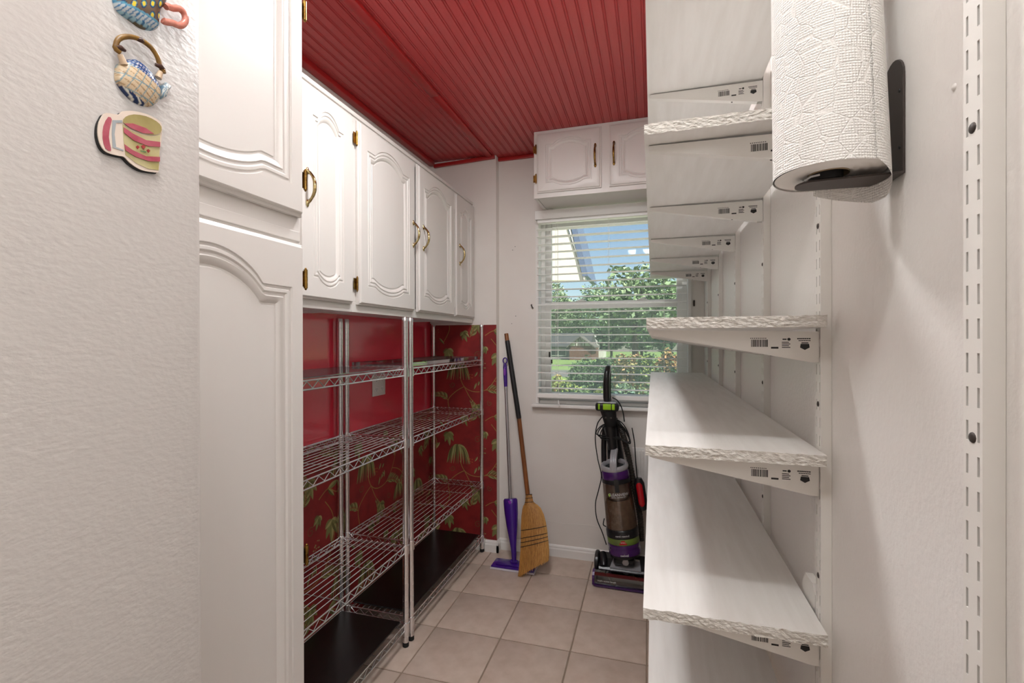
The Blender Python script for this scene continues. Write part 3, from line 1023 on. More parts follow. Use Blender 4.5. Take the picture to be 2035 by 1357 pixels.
def relief(name, parent, zpts, height, colfn, k=3, rings=7, base=0.):
    """domed, painted relief over an outline; colfn(a,b in zoom px) gives the glaze"""
    Z_ = smooth_closed(zpts, k)
    cx, cy = sum(p[0] for p in Z_) / len(Z_), sum(p[1] for p in Z_) / len(Z_)
    m_ = MB()
    n_ = len(Z_)
    V, F, Cc = [], [], []
    for r_ in range(rings + 1):
        q = r_ / rings
        s_ = 1 - q
        for p in Z_:
            z_ = (cx + (p[0] - cx) * s_, cy + (p[1] - cy) * s_)
            w_ = on_x(*z1(*z_), XFR)
            V.append(Vector((XFR + .0004 + base + height * (1 - s_ ** 2) ** .5 + .0008 * (r_ > 0), w_.y, w_.z)))
            Cc.append(colfn(*z_))
    for r_ in range(rings):
        for i in range(n_):
            j = (i + 1) % n_
            F.append((r_ * n_ + i, r_ * n_ + j, (r_ + 1) * n_ + j, (r_ + 1) * n_ + i))
    m_.add(V, F)
    m_.c = Cc
    o = m_.build(name, GLAZE, parent)
    o.data.shade_smooth()
    return o

def subdiv(zpts, n_):
    out = []
    for i in range(len(zpts)):
        a, b_ = zpts[i], zpts[(i + 1) % len(zpts)]
        for j in range(n_):
            out.append((a[0] + (b_[0] - a[0]) * j / n_, a[1] + (b_[1] - a[1]) * j / n_))
    return out

BLU, BLU_D, CRM, WHT = rgb(52, 94, 150), rgb(24, 48, 96), rgb(214, 192, 160), rgb(222, 222, 214)
def teapot_col(a, b_):
    d = (a - 285) * .62 - (b_ - 500) * .78   # across the bands
    if d > 62:
        g = (int((a + b_ * .6) / 16) + int((b_ - a * .6) / 16)) % 2
        return BLU if g else (BLU_D if (int(a / 11) + int(b_ / 13)) % 3 else WHT)
    if d < -92:
        return BLU_D if int((a * 1.2 - b_) / 12) % 3 else WHT
    q = (a * .85 + b_ * .5) % 62
    q2 = (b_ * .85 - a * .5) % 78
    if q < 7 or q2 < 7:
        return rgb(120, 150, 160)
    return CRM if (int(a / 9) * 7 + int(b_ / 9) * 3) % 5 else rgb(168, 136, 100)
tp = thing('teapot_magnet', on_x(268, 150, XFR), 'blue and cream patchwork teapot fridge magnet with bamboo handle, middle of three', 'magnet', 'magnets on the refrigerator')
relief('pot', tp, [(290, 530), (300, 490), (350, 455), (430, 445), (500, 490), (570, 570), (615, 650), (625, 710), (600, 770), (555, 800), (480, 790), (400, 745), (330, 670), (290, 600)], .009, teapot_col, 8, 26)
relief('spout', tp, [(622, 640), (650, 630), (665, 615), (700, 645), (695, 665), (668, 690), (660, 735), (630, 745), (615, 700)], .005, lambda a, b_: BLU_D if a > 680 else (WHT if (int(a / 8) + int(b_ / 10)) % 2 else rgb(120, 150, 170)), 3, 6)
def zt(p, t_):
    w_ = on_x(*z1(*p), XFR)
    return Vector((XFR + t_, w_.y, w_.z))
BAMBOO = mat('bamboo_brown', rgb(150, 112, 44), .4, var=rgb(112, 78, 26), vscale=120)
BROWN = mat('dark_brown_glaze', rgb(70, 40, 28), .35)
TANG = mat('cream_glaze', rgb(216, 190, 160), .3)
m = MB()
arc = smooth_closed([(300, 400), (272, 340), (300, 295), (370, 283), (450, 305), (530, 360), (580, 430), (600, 500), (610, 540)], 4)[:33]
m.tube([zt(p, .0055) for p in arc], .0022, 8)
hd = m.build('handle', BAMBOO, tp, smooth=60)
for p, q in (((255, 355), (335, 385)), ((425, 300), (475, 322)), ((565, 490), (632, 525))):
    m = MB(); m.tube([zt(p, .0055), zt(((p[0] + q[0]) / 2, (p[1] + q[1]) / 2), .007), zt(q, .0055)], [.0016, .0024, .0016], 8); m.build('binding', BROWN, hd, smooth=60)
for p, q in (((300, 415), (335, 490)), ((605, 545), (590, 590))):
    m = MB(); m.tube([zt(p, .0055), zt(q, .005)], [.0022, .0030], 8); m.build('lug', TANG, tp, smooth=60)

# the topmost magnet, cut by the frame
tq = thing('teacup_magnet', on_x(285, 10, XFR), 'dark blue and yellow painted teacup fridge magnet with coral handle, topmost', 'magnet', 'magnets on the refrigerator')
def cup_col(a, b_):
    e = b_ - (a - 280) * .58   # along the tilted foot
    if e > 88:
        return rgb(92, 84, 62)
    if e > 66:
        return rgb(150, 190, 206) if (int(a / 14) % 3) else rgb(60, 110, 150)
    if e > 20:
        return rgb(196, 206, 210) if int((a + b_) / 16) % 3 else rgb(60, 120, 170)
    if e > 4:
        return rgb(96, 160, 190)
    u_, v_ = (a - 280) % 66, (b_ + 4) % 88
    q = ((u_ - 36) / 17) ** 2 + ((v_ - 48) / 26) ** 2
    if q < .55:
        return rgb(232, 204, 50)
    if q < 1.0:
        return rgb(40, 130, 150)
    if q < 1.7:
        return rgb(22, 40, 92)
    return rgb(104, 84, 66)
relief('cup', tq, [(268, -130), (400, -150), (560, -120), (665, -60), (660, 30), (625, 75), (610, 150), (600, 215), (560, 232), (480, 215), (400, 160), (310, 90), (275, 20)], .010, cup_col, 8, 30)
CORAL = mat('coral_glaze', rgb(206, 112, 92), .25, var=rgb(226, 160, 144), vscale=120)
m = MB()
arc = smooth_closed([(640, 60), (690, 70), (745, 75), (785, 120), (785, 175), (745, 200), (690, 180), (620, 160)], 4)[:29]
m.tube([zt(p, .006) for p in arc], .0031, 8)
m.build('handle', CORAL, tq, smooth=60)

# ------------------------------------------------------------------ wire racks
def wire_rack(y0, y1, label, near):
    rk = thing('wire_rack', (-1.18, (y0 + y1) / 2, 0), label, 'shelf rack', 'chrome wire racks along the red wall')
    xf, xb = -1.017, -1.343
    off = wloc(rk)
    # posts with groove rings
    pr = [(.0125, .02)]
    z = .045
    while z < 1.40:
        pr += [(.0125, z - .0012), (.0116, z - .0006), (.0116, z + .0006), (.0125, z + .0012)]
        z += .0254
    pr += [(.0125, 1.405), (.0105, 1.409)]
    pm = MB(); pm.lathe(pr, 14)
    pme = mesh_from('post', pm, CHROME2, smooth=30)
    fm = MB(); fm.lathe([(.011, 0), (.0135, .002), (.0135, .018), (.0125, .0198)], 14)
    fme = mesh_from('foot', fm, BLACKM, smooth=40)
    for px, py in ((xf, y0), (xf, y1), (xb, y0), (xb, y1)):
        po = link('post', pme, rk, Vector((px, py, 0)) - off)
        link('foot', fme, po, (0, 0, 0))
    levels = [1.188, .884, .430, .098]
    R1, R2 = .0032, .0027
    for li, z in enumerate(levels):
        # frame: top and bottom rails all round
        m_ = MB()
        for zz in (z, z - .028):
            m_.tube([(xf + .0005, y0 + .013, zz), (xf + .0005, y1 - .013, zz)], R1, 7)
            m_.tube([(xb, y0 + .013, zz), (xb, y1 - .013, zz)], R1, 7)
            m_.tube([(xb + .013, y0, zz), (xf - .013, y0, zz)], R1, 7)
            m_.tube([(xb + .013, y1, zz), (xf - .013, y1, zz)], R1, 7)
        sh = m_.build('shelf', CHROME, rk, smooth=60)
        def zig(p, q, n_):
            m2 = MB()
            p, q = Vector(p), Vector(q)
            pts = []
            for i in range(2 * n_ + 1):
                c = p + (q - p) * (i / (2 * n_))
                c.z += (-.025 if i % 2 else -.003)
                pts.append(c)
            m2.tube(pts, .0021, 6)
            return m2.build('truss_wire', CHROME, sh, smooth=60)
        L = y1 - y0
        zig((xf + .0005, y0 + .02, z), (xf + .0005, y1 - .02, z), 16)
        zig((xb, y0 + .02, z), (xb, y1 - .02, z), 16)
        zig((xb + .02, y0, z), (xf - .02, y0, z), 6)
        zig((xb + .02, y1, z), (xf - .02, y1, z), 6)
        # long surface wires
        wm = MB()
        wm.tube([(0, y0 + .001, 0), (0, y1 - .001, 0)], .0021, 6)
        wme = mesh_from('wire', wm, CHROME, smooth=60)
        nw = 12
        base = wloc(sh)
        for i in range(1, nw):
            xx = xb + (xf - xb) * i / nw
            link('wire', wme, sh, Vector((xx, 0, z + .0044)) - base)
        cm = MB()
        cm.tube([(xb + .002, 0, 0), (xf - .002, 0, 0)], .0025, 6)
        cme = mesh_from('cross_wire', cm, CHROME, smooth=60)
        for f_ in (.25, .5, .75):
            link('cross_wire', cme, sh, Vector((0, y0 + L * f_, z - .0004)) - base)
        km = MB()
        km.lathe([(.0128, -.034), (.0165, -.033), (.0152, .003), (.0158, .006), (.0128, .0065)], 14)
        kme = mesh_from('collar', km, CHROME2, smooth=40)
        for px, py in ((xf, y0), (xf, y1), (xb, y0), (xb, y1)):
            link('collar', kme, sh, Vector((px, py, z)) - base)
    return rk, levels
wire_rack(.918, 1.800, 'chrome wire rack half hidden by the tall pantry cabinet', True)
wire_rack(1.846, 2.742, 'chrome wire rack standing against the papered corner', False)
for y0, y1, lb in ((.935, 1.783, 'black board lying on the bottom shelf of the nearer wire rack'), (1.864, 2.724, 'black board lying on the bottom shelf of the farther wire rack')):
    m = MB()
    m.box(-1.326, -1.034, y0, y1, .1050, .1125, b=.001)
    tag(m.build('shelf_board', BLACKB), lb, 'board', 'black boards on the racks')
for y0, y1, lb in ((.935, 1.783, 'clear plastic liner on the top shelf of the nearer wire rack'), (1.864, 2.724, 'clear plastic liner with raised rim on the top shelf of the farther wire rack')):
    m = MB()
    x0, x1, zl = -1.326, -1.034, 1.1953
    hh = .0012 if y0 < 1.5 else .002
    m.box(x0, x1, y0, y1, zl, zl + hh)
    if y0 > 1.5:
        m.box(x0, x0 + .002, y0, y1, zl + hh, zl + .016)
        m.box(x1 - .002, x1, y0, y1, zl + hh, zl + .016)
        m.box(x0 + .002, x1 - .002, y1 - .002, y1, zl + hh, zl + .016)
        m.box(x0 + .002, x1 - .002, y0, y0 + .002, zl + hh, zl + .016)
    tag(m.build('shelf_liner', LINER, weld=False), lb, 'shelf liner', 'clear liners on the racks')

# ------------------------------------------------------------------ shelving on the right wall
XS = .2585
SY0, SP = .8676, .4064
std_y = [.492] + [SY0 + SP * k + .012 for k in range(5)]
sd = MB()
SZ0, SZ1, PT_, SL = .06, 2.07, .0288, .0168
ys = [-.0125, -.0088, -.0058, .0058, .0088, .0125]
xf0, xf1 = XS, XS + .0014
sd.box(xf0, xf1, ys[0], ys[1], SZ0, SZ1)
sd.box(xf0, xf1, ys[2], ys[3], SZ0, SZ1)
sd.box(xf0, xf1, ys[4], ys[5], SZ0, SZ1)
sd.box(xf1, XR - .0003, ys[0], ys[0] + .0014, SZ0, SZ1)
sd.box(xf1, XR - .0003, ys[5] - .0014, ys[5], SZ0, SZ1)
z = SZ0
while z < SZ1 - PT_:
    for a, b_ in ((1, 2), (3, 4)):
        sd.box(xf0, xf1, ys[a], ys[b_], z, min(z + PT_ - SL, SZ1))
    z += PT_
std_me = mesh_from('shelf_standard', sd, W_METAL, weld=False)
bk = MB()
bk.box(XR - .0012, XR - .0004, -.011, .011, SZ0, SZ1)
back_me = mesh_from('slot_shade_strip', bk, BLACKM)  # black strip standing in for the shade inside the slotted channel
scm = MB()
scm.lathe([(.0001, -.0022), (.0022, -.0020), (.0042, -.0012), (.0050, 0), (.0050, .001)], 12, mtx=Matrix.Rotation(pi / 2, 4, 'Y'))
scr_me = mesh_from('screw', scm, DARKM, smooth=50)
ORD = ['nearest the camera, beside the paper towels', 'at the near ends of the shelf boards', 'second behind the board ends', 'third behind the board ends', 'fourth behind the board ends', 'farthest back, next to the window wall']
for i, y in enumerate(std_y):
    o = link('shelf_standard', std_me, None, (0, y, 0))
    tag(o, 'white slotted shelf standard on the right wall, ' + ORD[i], 'shelf standard', 'slotted standards on the right wall')
    link('slot_shade_strip', back_me, o, (0, 0, 0))
    for zs in ((1.488, 1.227, 1.75, .6) if i == 0 else (1.495, 1.205, .925, 1.8)):
        link('screw', scr_me, o, (XS + .0004, 0, zs))

# brackets
bm_ = MB()
def bpoly(y0, y1):
    pr = [(-.006, -.0015), (XS - .0005, -.006), (XS - .0005, -.056), (XS - .012, -.056), (.0, -.0115), (-.006, -.0095)]
    bm_.prism(pr, lambda a, b_, t_: Vector((a, t_, b_)), y0, y1)
bpoly(-.0070, -.0058)
bpoly(.0058, .0070)
bm_.add([(-.006, -.0058, -.0095), (-.006, .0058, -.0095), (.0, .0058, -.0115), (.0, -.0058, -.0115), (XS - .012, .0058, -.056), (XS - .012, -.0058, -.056)], [(0, 1, 2, 3), (3, 2, 4, 5)])
bm_.add([(-.006, -.0058, -.0015), (-.006, .0058, -.0015), (-.006, .0058, -.0095), (-.006, -.0058, -.0095)], [(0, 1, 2, 3)])
br_me = mesh_from('arm', bm_, W_METAL, weld=False, recalc=False)
lb_ = MB()
R_ = random.Random(3)
def mark(x0, x1, z0, z1):
    lb_.add([(x0, -.00715, z0), (x1, -.00715, z0), (x1, -.00715, z1), (x0, -.00715, z1)], [(0, 1, 2, 3)])
x = .158
while x < .182:
    wd = R_.choice((.0006, .0010, .0016))
    mark(x, x + wd, -.031, -.019)
    x += wd + R_.choice((.0006, .0010))
for k in range(9):
    mark(.157 + k * .0028, .1585 + k * .0028, -.0175, -.016)
mark(.188, .199, -.034, -.031)
for k in range(4):
    mark(.204, .2165 - .002 * (k % 2), -.0325 + k * .0028, -.0312 + k * .0028)
mark(.205, .211, -.0195, -.0175)
lb_.add([(.2145 + .0025 * cos(a * pi / 5), -.00715, -.0185 + .0025 * sin(a * pi / 5)) for a in range(10)], [tuple(range(10))])
for k in range(7):
    mark(.2265 + k * .0028, .2288 + k * .0028, -.0185, -.0165)
    mark(.2285 + k * .0025, .2305 + k * .0025, -.0215, -.020)
lb_.add([(.2315, -.00715, -.026), (.2435, -.00715, -.026), (.2445, -.00715, -.032), (.2375, -.00715, -.036), (.2305, -.00715, -.032)], [(0, 1, 2, 3, 4)])
mark(.2325, .2425, -.0252, -.0236)
lb_me = mesh_from('label_print', lb_, INK, weld=False)
tabm = MB()
tabm.box(XS - .001, XS + .003, -.0050, .0050, -.050, -.012)
tab_me = mesh_from('hook_tab', tabm, W_METAL)
holem = MB()
holem.lathe([(.0022, 0), (.0022, .0006)], 8, mtx=Matrix.Translation((.19, -.0002, -.0461)) @ Matrix.Rotation(.18, 4, 'Y'))
hole_me = mesh_from('hole', holem, INK)

TOPS = [1.968, 1.675, 1.348, 1.131, .855, .571]
TH = .0185
SN = ['top', 'second-highest', 'eye-level', 'fourth', 'fifth', 'lowest']
BN = ['first (nearest)', 'second', 'third', 'fourth', 'farthest']
for si, zt_ in enumerate(TOPS):
    m = MB()
    y0, y1 = .832 + (.004, -.004, 0, .004, -.002, .003)[si], 2.752
    x0, x1 = -.0125 + (0, -.001, .002, 0, -.004, .002)[si], XS - .0012
    n_ = 44
    rows = []
    for yy, jag in ((y0, 1), (y0 + .006, .35), (y0 + .03, 0), (y1 - .006, 0), (y1, .5)):
        top = [(x0 + (x1 - x0) * i / n_, yy + random.uniform(-.0012, .0012) * jag, zt_ + random.uniform(-.0009, .0004) * jag) for i in range(n_ + 1)]
        bot = [(x0 + (x1 - x0) * i / n_, yy + random.uniform(-.0012, .0012) * jag, zt_ - TH + random.uniform(-.0003, .0010) * jag * (0 if yy > y0 + .001 else 1)) for i in range(n_, -1, -1)]
        rows.append(top + bot)
    K = len(rows[0])
    V = [p for r in rows for p in r]
    for r in range(len(rows) - 1):
        F = [(r * K + k, r * K + (k + 1) % K, (r + 1) * K + (k + 1) % K, (r + 1) * K + k) for k in range(K)]
        m.add(V, F, 0)
    # end grain caps as jagged grids
    for r, sg in ((0, 1), (len(rows) - 1, -1)):
        T_ = rows[r][:n_ + 1]
        B_ = rows[r][n_ + 1:][::-1]
        G = []
        for lv in range(5):
            q = lv / 4
            G.append([tuple(T_[i][d] + (B_[i][d] - T_[i][d]) * q + ((random.uniform(-.0018, .0014) if d == 1 and 0 < lv < 4 else 0)) for d in range(3)) for i in range(n_ + 1)])
        VV = [p for g in G for p in g]
        m.add(VV, [(a * (n_ + 1) + i, a * (n_ + 1) + i + 1, (a + 1) * (n_ + 1) + i + 1, (a + 1) * (n_ + 1) + i) for a in range(4) for i in range(n_)], 1)
    o = m.build('shelf_board', [W_SHELF, W_END])
    tag(o, ['white painted board, topmost shelf on the right wall', 'white painted board with knotty end, second shelf from the top', 'white painted board seen edge-on at eye level', 'white painted board level with the window sill, fourth from top', 'white painted board, fifth from top, below the sill-level board', 'white painted board, lowest shelf on the right wall'][si], 'shelf', 'white boards on the right wall')
    for bi in range(5):
        yb = std_y[1 + bi]
        e = thing('shelf_bracket', (0, yb, zt_ - TH - .0003), '%s white bracket from the front under the %s shelf board' % (BN[bi].capitalize() if False else BN[bi], SN[si]), 'bracket', 'brackets under the right-wall shelves')
        link('arm', br_me, e, (0, 0, 0))
        link('label_print', lb_me, e, (0, 0, 0))
        link('hook_tab', tab_me, e, (0, 0, 0))
        link('hole', hole_me, e, (0, 0, 0))

# painted raceway behind the boards
m = MB()
m.prism([(.905, 0), (.972, 0), (.972, .872), (.958, .893), (.918, .893), (.905, .880)], lambda a, b_, t_: Vector((XR - .0005 - t_, a, b_)), 0, .0125)
tag(m.build('wall_raceway', W_METAL), 'painted raceway box on the right wall behind the fifth shelf board', 'raceway')

# small patch marks and nail plug on the right wall
for (u, v, r_) in ((1897, 173, .0035),):
    p = on_x(u, v, XR)
    m = MB()
    m.lathe([(r_, 0), (r_ * .8, .0012), (r_ * .2, .0016)], 12, mtx=Matrix.Translation((XR, p.y, p.z)) @ Matrix.Rotation(-pi / 2, 4, 'Y'))
    tag(m.build('wall_plug', W_WALL, smooth=60), 'small painted-over wall plug beside the nearest slotted standard', 'wall plug')

# ------------------------------------------------------------------ paper towel and holder
PX, PY, PZ0, PZ1 = .2035, .655, 1.5075, 1.785
ph = thing('towel_holder', (XR, .66, 1.498), 'dark metal paper towel holder screwed to the right wall', 'towel holder')
def plate(m_):
    w2, zb, zt2 = .0235, 1.4985, 1.636
    pr = [(-w2, zb), (w2, zb)] + [(w2 * cos(a * pi / 12), zt2 - w2 + w2 * sin(a * pi / 12)) for a in range(13)]
    m_.prism(pr, lambda a, b_, t_: Vector((XR - .0005 - t_, .661 + a, b_)), 0, .0022)
wpn = part('wall_plate', DARKM, ph, plate)
for dy, dz in ((-.016, 1.595), (.016, 1.58), (-.016, 1.53), (.016, 1.52)):
    part('screw', BLACKM, wpn, lambda m_: m_.lathe([(.0022, 0), (.0018, .0008), (.0004, .001)], 10, mtx=Matrix.Translation((XR - .0027, .661 + dy, dz)) @ Matrix.Rotation(-pi / 2, 4, 'Y')))
def arm(zz):
    def f(m_):
        pr = [(XR - .0027, -.0235), (XR - .0027, .0235), (.19, .0185)] + [(.188 - .0185 * sin(a * pi / 12), .0185 * cos(a * pi / 12)) for a in range(1, 12)] + [(.19, -.0185)]
        m_.prism(pr, lambda a, b_, t_: Vector((a, .661 + b_, zz + t_)), 0, .0022)
    return f
am = part('arm', DARKM, ph, arm(1.4985))
part('arm', DARKM, ph, arm(1.795))
part('core_plug', BLACKM, am, lambda m_: m_.lathe([(.016, 1.501), (.018, 1.503), (.018, 1.528)], 20, mtx=Matrix.Translation((PX - .002, PY + .004, 0))), smooth=40)
part('spring_clip', SILVERP, am, lambda m_: m_.tube([(PX - .028, PY - .01, 1.5012), (PX - .024, PY - .018, 1.503), (PX - .015, PY - .020, 1.504)], .0012, 6))

def uv_sheet(name, rad, th0, th1, z0f, z1f, mt, parent, n=96, nz=24, cx=PX, cy=PY, thick=0.0):
    V, F, U = [], [], []
    for j in range(nz + 1):
        for i in range(n + 1):
            th = th0 + (th1 - th0) * i / n
            za, zb = z0f(th), z1f(th)
            z = za + (zb - za) * j / nz
            q = (z - PZ0) / (PZ1 - PZ0)
            r_ = rad(th, q)
            V.append((cx + r_ * cos(th) - .003 * q, cy + r_ * sin(th) + .012 * q, z))
            U.append((th * .058, z))
    for j in range(nz):
        for i in range(n):
            a = j * (n + 1) + i
            F.append((a, a + 1, a + n + 2, a + n + 1))
    off = wloc(parent)
    me = bpy.data.meshes.new(name)
    me.from_pydata([Vector(p) - off for p in V], [], F)
    lay = me.uv_layers.new(name='UVMap')
    for lp in me.loops:
        lay.data[lp.index].uv = U[lp.vertex_index]
    me.materials.append(mt)
    me.shade_smooth()
    o = link(name, me, parent)
    return o
tr = thing('paper_towel_roll', (PX, PY, PZ0), 'white embossed paper towel roll hanging upright in the wall holder', 'paper towel')
radf = lambda th, q: .0585 - .0035 * q + .0006 * sin(3 * th)
o = uv_sheet('towel_layers', radf, 0, 2 * pi, lambda th: PZ0 + .0012 * sin(2 * th + 1), lambda th: PZ1, PT, tr)
m = MB()
n = 64
pr = []
V, F = [], []
rs = [.0570, .052, .047, .042, .037, .032, .027, .0215]
for k, r_ in enumerate(rs):
    for i in range(n):
        a = 2 * pi * i / n
        V.append((PX + r_ * cos(a), PY + r_ * sin(a), PZ0 + .002 * (k % 2) + .0006))
for k in range(len(rs) - 1):
    for i in range(n):
        j = (i + 1) % n
        F.append((k * n + i, k * n + j, (k + 1) * n + j, (k + 1) * n + i))
m.add(V, F)
m.build('wound_edge', PT, tr, smooth=60)
m = MB()
m.add([(p[0], p[1], PZ1 - .001) for p in V], [f[::-1] for f in F])
m.build('wound_edge', PT, tr, smooth=60)
m = MB()
m.lathe([(.0213, PZ0 + .001), (.0213, PZ1 - .001)], 28, mtx=Matrix.Translation((PX, PY, 0)), cap=False)
m.build('cardboard_core', mat('cardboard', rgb(170, 150, 122), .9), tr, smooth=60)
# loose last sheet hanging lower on the wall side
uv_sheet('loose_sheet', lambda th, q: .0597 - .0035 * max(q, 0) + .002 * max(0, (th - 1.0)), -1.05, 1.55, lambda th: PZ0 - .030 * min(1., max(0., (1.75 - th) / 1.3)) ** .8 * (1 if th > .1 else max(0, (th + 1.05) / 1.15)), lambda th: PZ1 - .001, PT, tr, n=40, nz=26)

# ------------------------------------------------------------------ spray mop
mp_ = thing('spray_mop', (-.765, 2.6, 0), 'purple spray mop with silver pole leaning against the back wall', 'mop')
def head(m_):
    m_.box(-.893, -.640, 2.550, 2.652, .010, .020, b=.004)
    m_.box(-.870, -.662, 2.566, 2.636, .020, .028, b=.0035)
part('mop_head', PURPLE, mp_, head, smooth=True)
part('cleaning_pad', mat('white_mop_pad', rgb(214, 206, 216), .9), mp_, lambda m_: m_.box(-.897, -.636, 2.546, 2.656, .0, .0098, b=.003), smooth=True)
p_top, p_hand, p_low = on_y(1003.5, 722, 2.782), on_y(1005, 766, 2.762), on_y(1014.3, 990, 2.665)
p_joint = Vector((-.768, 2.600, .030))
part('swivel_joint', PURPLE, mp_, lambda m_: (m_.tube([p_joint + Vector((-.02, 0, .004)), p_joint + Vector((.02, 0, .004))], .012, 12), m_.tube([p_joint + Vector((0, 0, .004)), p_joint + Vector((-.003, .006, .05))], [.012, .016], 12)), smooth=60)
ax = (p_low - p_joint)
def loft(m_, p0, p1, prof, sx_dir, n=18):
    """prof: (t, half width, half depth)"""
    p0, p1 = Vector(p0), Vector(p1)
    A = Vector(sx_dir)
    D = (p1 - p0).normalized()
    A = (A - D * A.dot(D)).normalized()
    B = D.cross(A)
    V, F = [], []
    for t_, a, b_ in prof:
        c = p0 + (p1 - p0) * t_
        for k in range(n):
            an = 2 * pi * k / n
            V.append(c + A * (a * cos(an)) + B * (b_ * sin(an)))
    for i in range(len(prof) - 1):
        for k in range(n):
            l = (k + 1) % n
            F.append((i * n + k, i * n + l, (i + 1) * n + l, (i + 1) * n + k))
    F.append(tuple(range(n))[::-1])
    F.append(tuple((len(prof) - 1) * n + k for k in range(n)))
    m_.add(V, F)
bo = part('bottle_housing', PURPLE, mp_, lambda m_: loft(m_, p_joint + Vector((-.003, .006, .045)), p_low, [(0, .015, .014), (.12, .017, .016), (.3, .024, .022), (.5, .033, .029), (.72, .040, .034), (.9, .0425, .035), (.97, .042, .034), (1, .036, .028)], (1, 0, 0)), smooth=50)
part('bottle_window', PURPLE_L, bo, lambda m_: loft(m_, p_low + ax * -.20 + Vector((.006, -.028, .0)), p_low + Vector((.004, -.0305, -.004)), [(0, .004, .003), (.1, .010, .005), (.8, .013, .006), (1, .012, .006)], (1, 0, 0)), smooth=50)
pole = part('pole', ALU, mp_, lambda m_: (m_.tube([p_low - (p_low - p_hand) * .0 - ax.normalized() * .004, p_low + (p_hand - p_low) * .5], .0098, 14), m_.tube([p_low + (p_hand - p_low) * .5, p_hand], .0090, 14)), smooth=60)
gp = part('grip', PURPLE, mp_, lambda m_: loft(m_, p_hand - (p_top - p_hand) * .05, p_top, [(0, .0105, .0105), (.15, .0112, .012), (.5, .0125, .014), (.85, .012, .013), (1, .0085, .009)], (1, 0, 0)), smooth=50)
part('trigger', PURPLE_L, gp, lambda m_: loft(m_, p_hand + (p_top - p_hand) * .45 + Vector((0, -.012, 0)), p_hand + (p_top - p_hand) * .78 + Vector((0, -.012, 0)), [(0, .003, .002), (.3, .007, .004), (.8, .007, .004), (1, .003, .002)], (1, 0, 0)), smooth=50)
part('hanging_loop', PURPLE, gp, lambda m_: m_.tube([p_top + Vector((.013 * sin(a * pi / 8) , .003, .017 - .017 * cos(a * pi / 8))) for a in range(16)], .0038, 8, closed=True), smooth=60)

# ------------------------------------------------------------------ corn broom
bt, bmid, bneck = on_y(1006, 663, 2.792), on_y(1031.5, 832, 2.725), on_y(1051, 992, 2.655)
bw = thing('broom', (-.65, 2.53, 0), 'corn broom with taped wooden handle leaning bristles-down beside the mop', 'broom')
hnd = part('handle', WOOD, bw, lambda m_: m_.tube([bt, bmid, bneck + Vector((0, 0, -.03))], [.0125, .0132, .0135], 14), smooth=60)
d0 = (bmid - bt)
part('grip_tape', TAPE, hnd, lambda m_: m_.tube([bt + d0 * q for q in (.085, .1, .3, .31, .5, .7, .71, .98, 1.0)], [.0135, .0148, .0150, .0144, .0152, .0150, .0145, .0150, .0136], 14), smooth=40)
rowsB = [((1045, 983), (1057, 982)), ((1044.5, 990), (1058, 989)), ((1043.5, 998), (1060, 997)), ((1041, 1004), (1066, 1002)), ((1039, 1012), (1073, 1009)), ((1037.5, 1025), (1078.5, 1021)), ((1036.5, 1046), (1083, 1038)), ((1036, 1068), (1086, 1058)), ((1035.5, 1090), (1088, 1076)), ((1034, 1110), (1089, 1092)), ((1032, 1130), (1089.5, 1104)), ((1030.5, 1146), (1088.5, 1113))]
def yrow(v):
    return 2.655 - (v - 985) / 160 * .135
def row_pts(i):
    (a, b_), (c, d) = rowsB[i]
    vm = (b_ + d) / 2
    return on_y(a, b_, yrow(b_) if i < 9 else yrow(b_)), on_y(c, d, yrow(d))
NB = 40
V, F = [], []
thk = [.012, .013, .0135, .020, .024, .026, .026, .025, .024, .022, .021, .019]
for i in range(len(rowsB)):
    L_, R2_ = row_pts(i)
    c = (L_ + R2_) / 2
    A = (R2_ - L_) / 2
    B = Vector((0, 1, -.25)).normalized()
    for k in range(NB):
        an = 2 * pi * k / NB
        ca, sa = cos(an), sin(an)
        e = .8 if i > 3 else 1
        rip = 1 + (.025 * sin(k * 7.3 + i * .2) if i > 4 else 0)
        p = c + A * (abs(ca) ** e * (1 if ca > 0 else -1)) * rip + B * (thk[i] * abs(sa) ** e * (1 if sa > 0 else -1)) * rip
        p.z = max(p.z, .004)
        V.append(p)
for i in range(len(rowsB) - 1):
    for k in range(NB):
        l = (k + 1) % NB
        F.append((i * NB + k, i * NB + l, (i + 1) * NB + l, (i + 1) * NB + k))
F.append(tuple(range(NB))[::-1])
F.append(tuple((len(rowsB) - 1) * NB + k for k in range(NB)))
m = MB(); m.add(V, F)
bris = m.build('bristles', STRAW, bw, smooth=70)
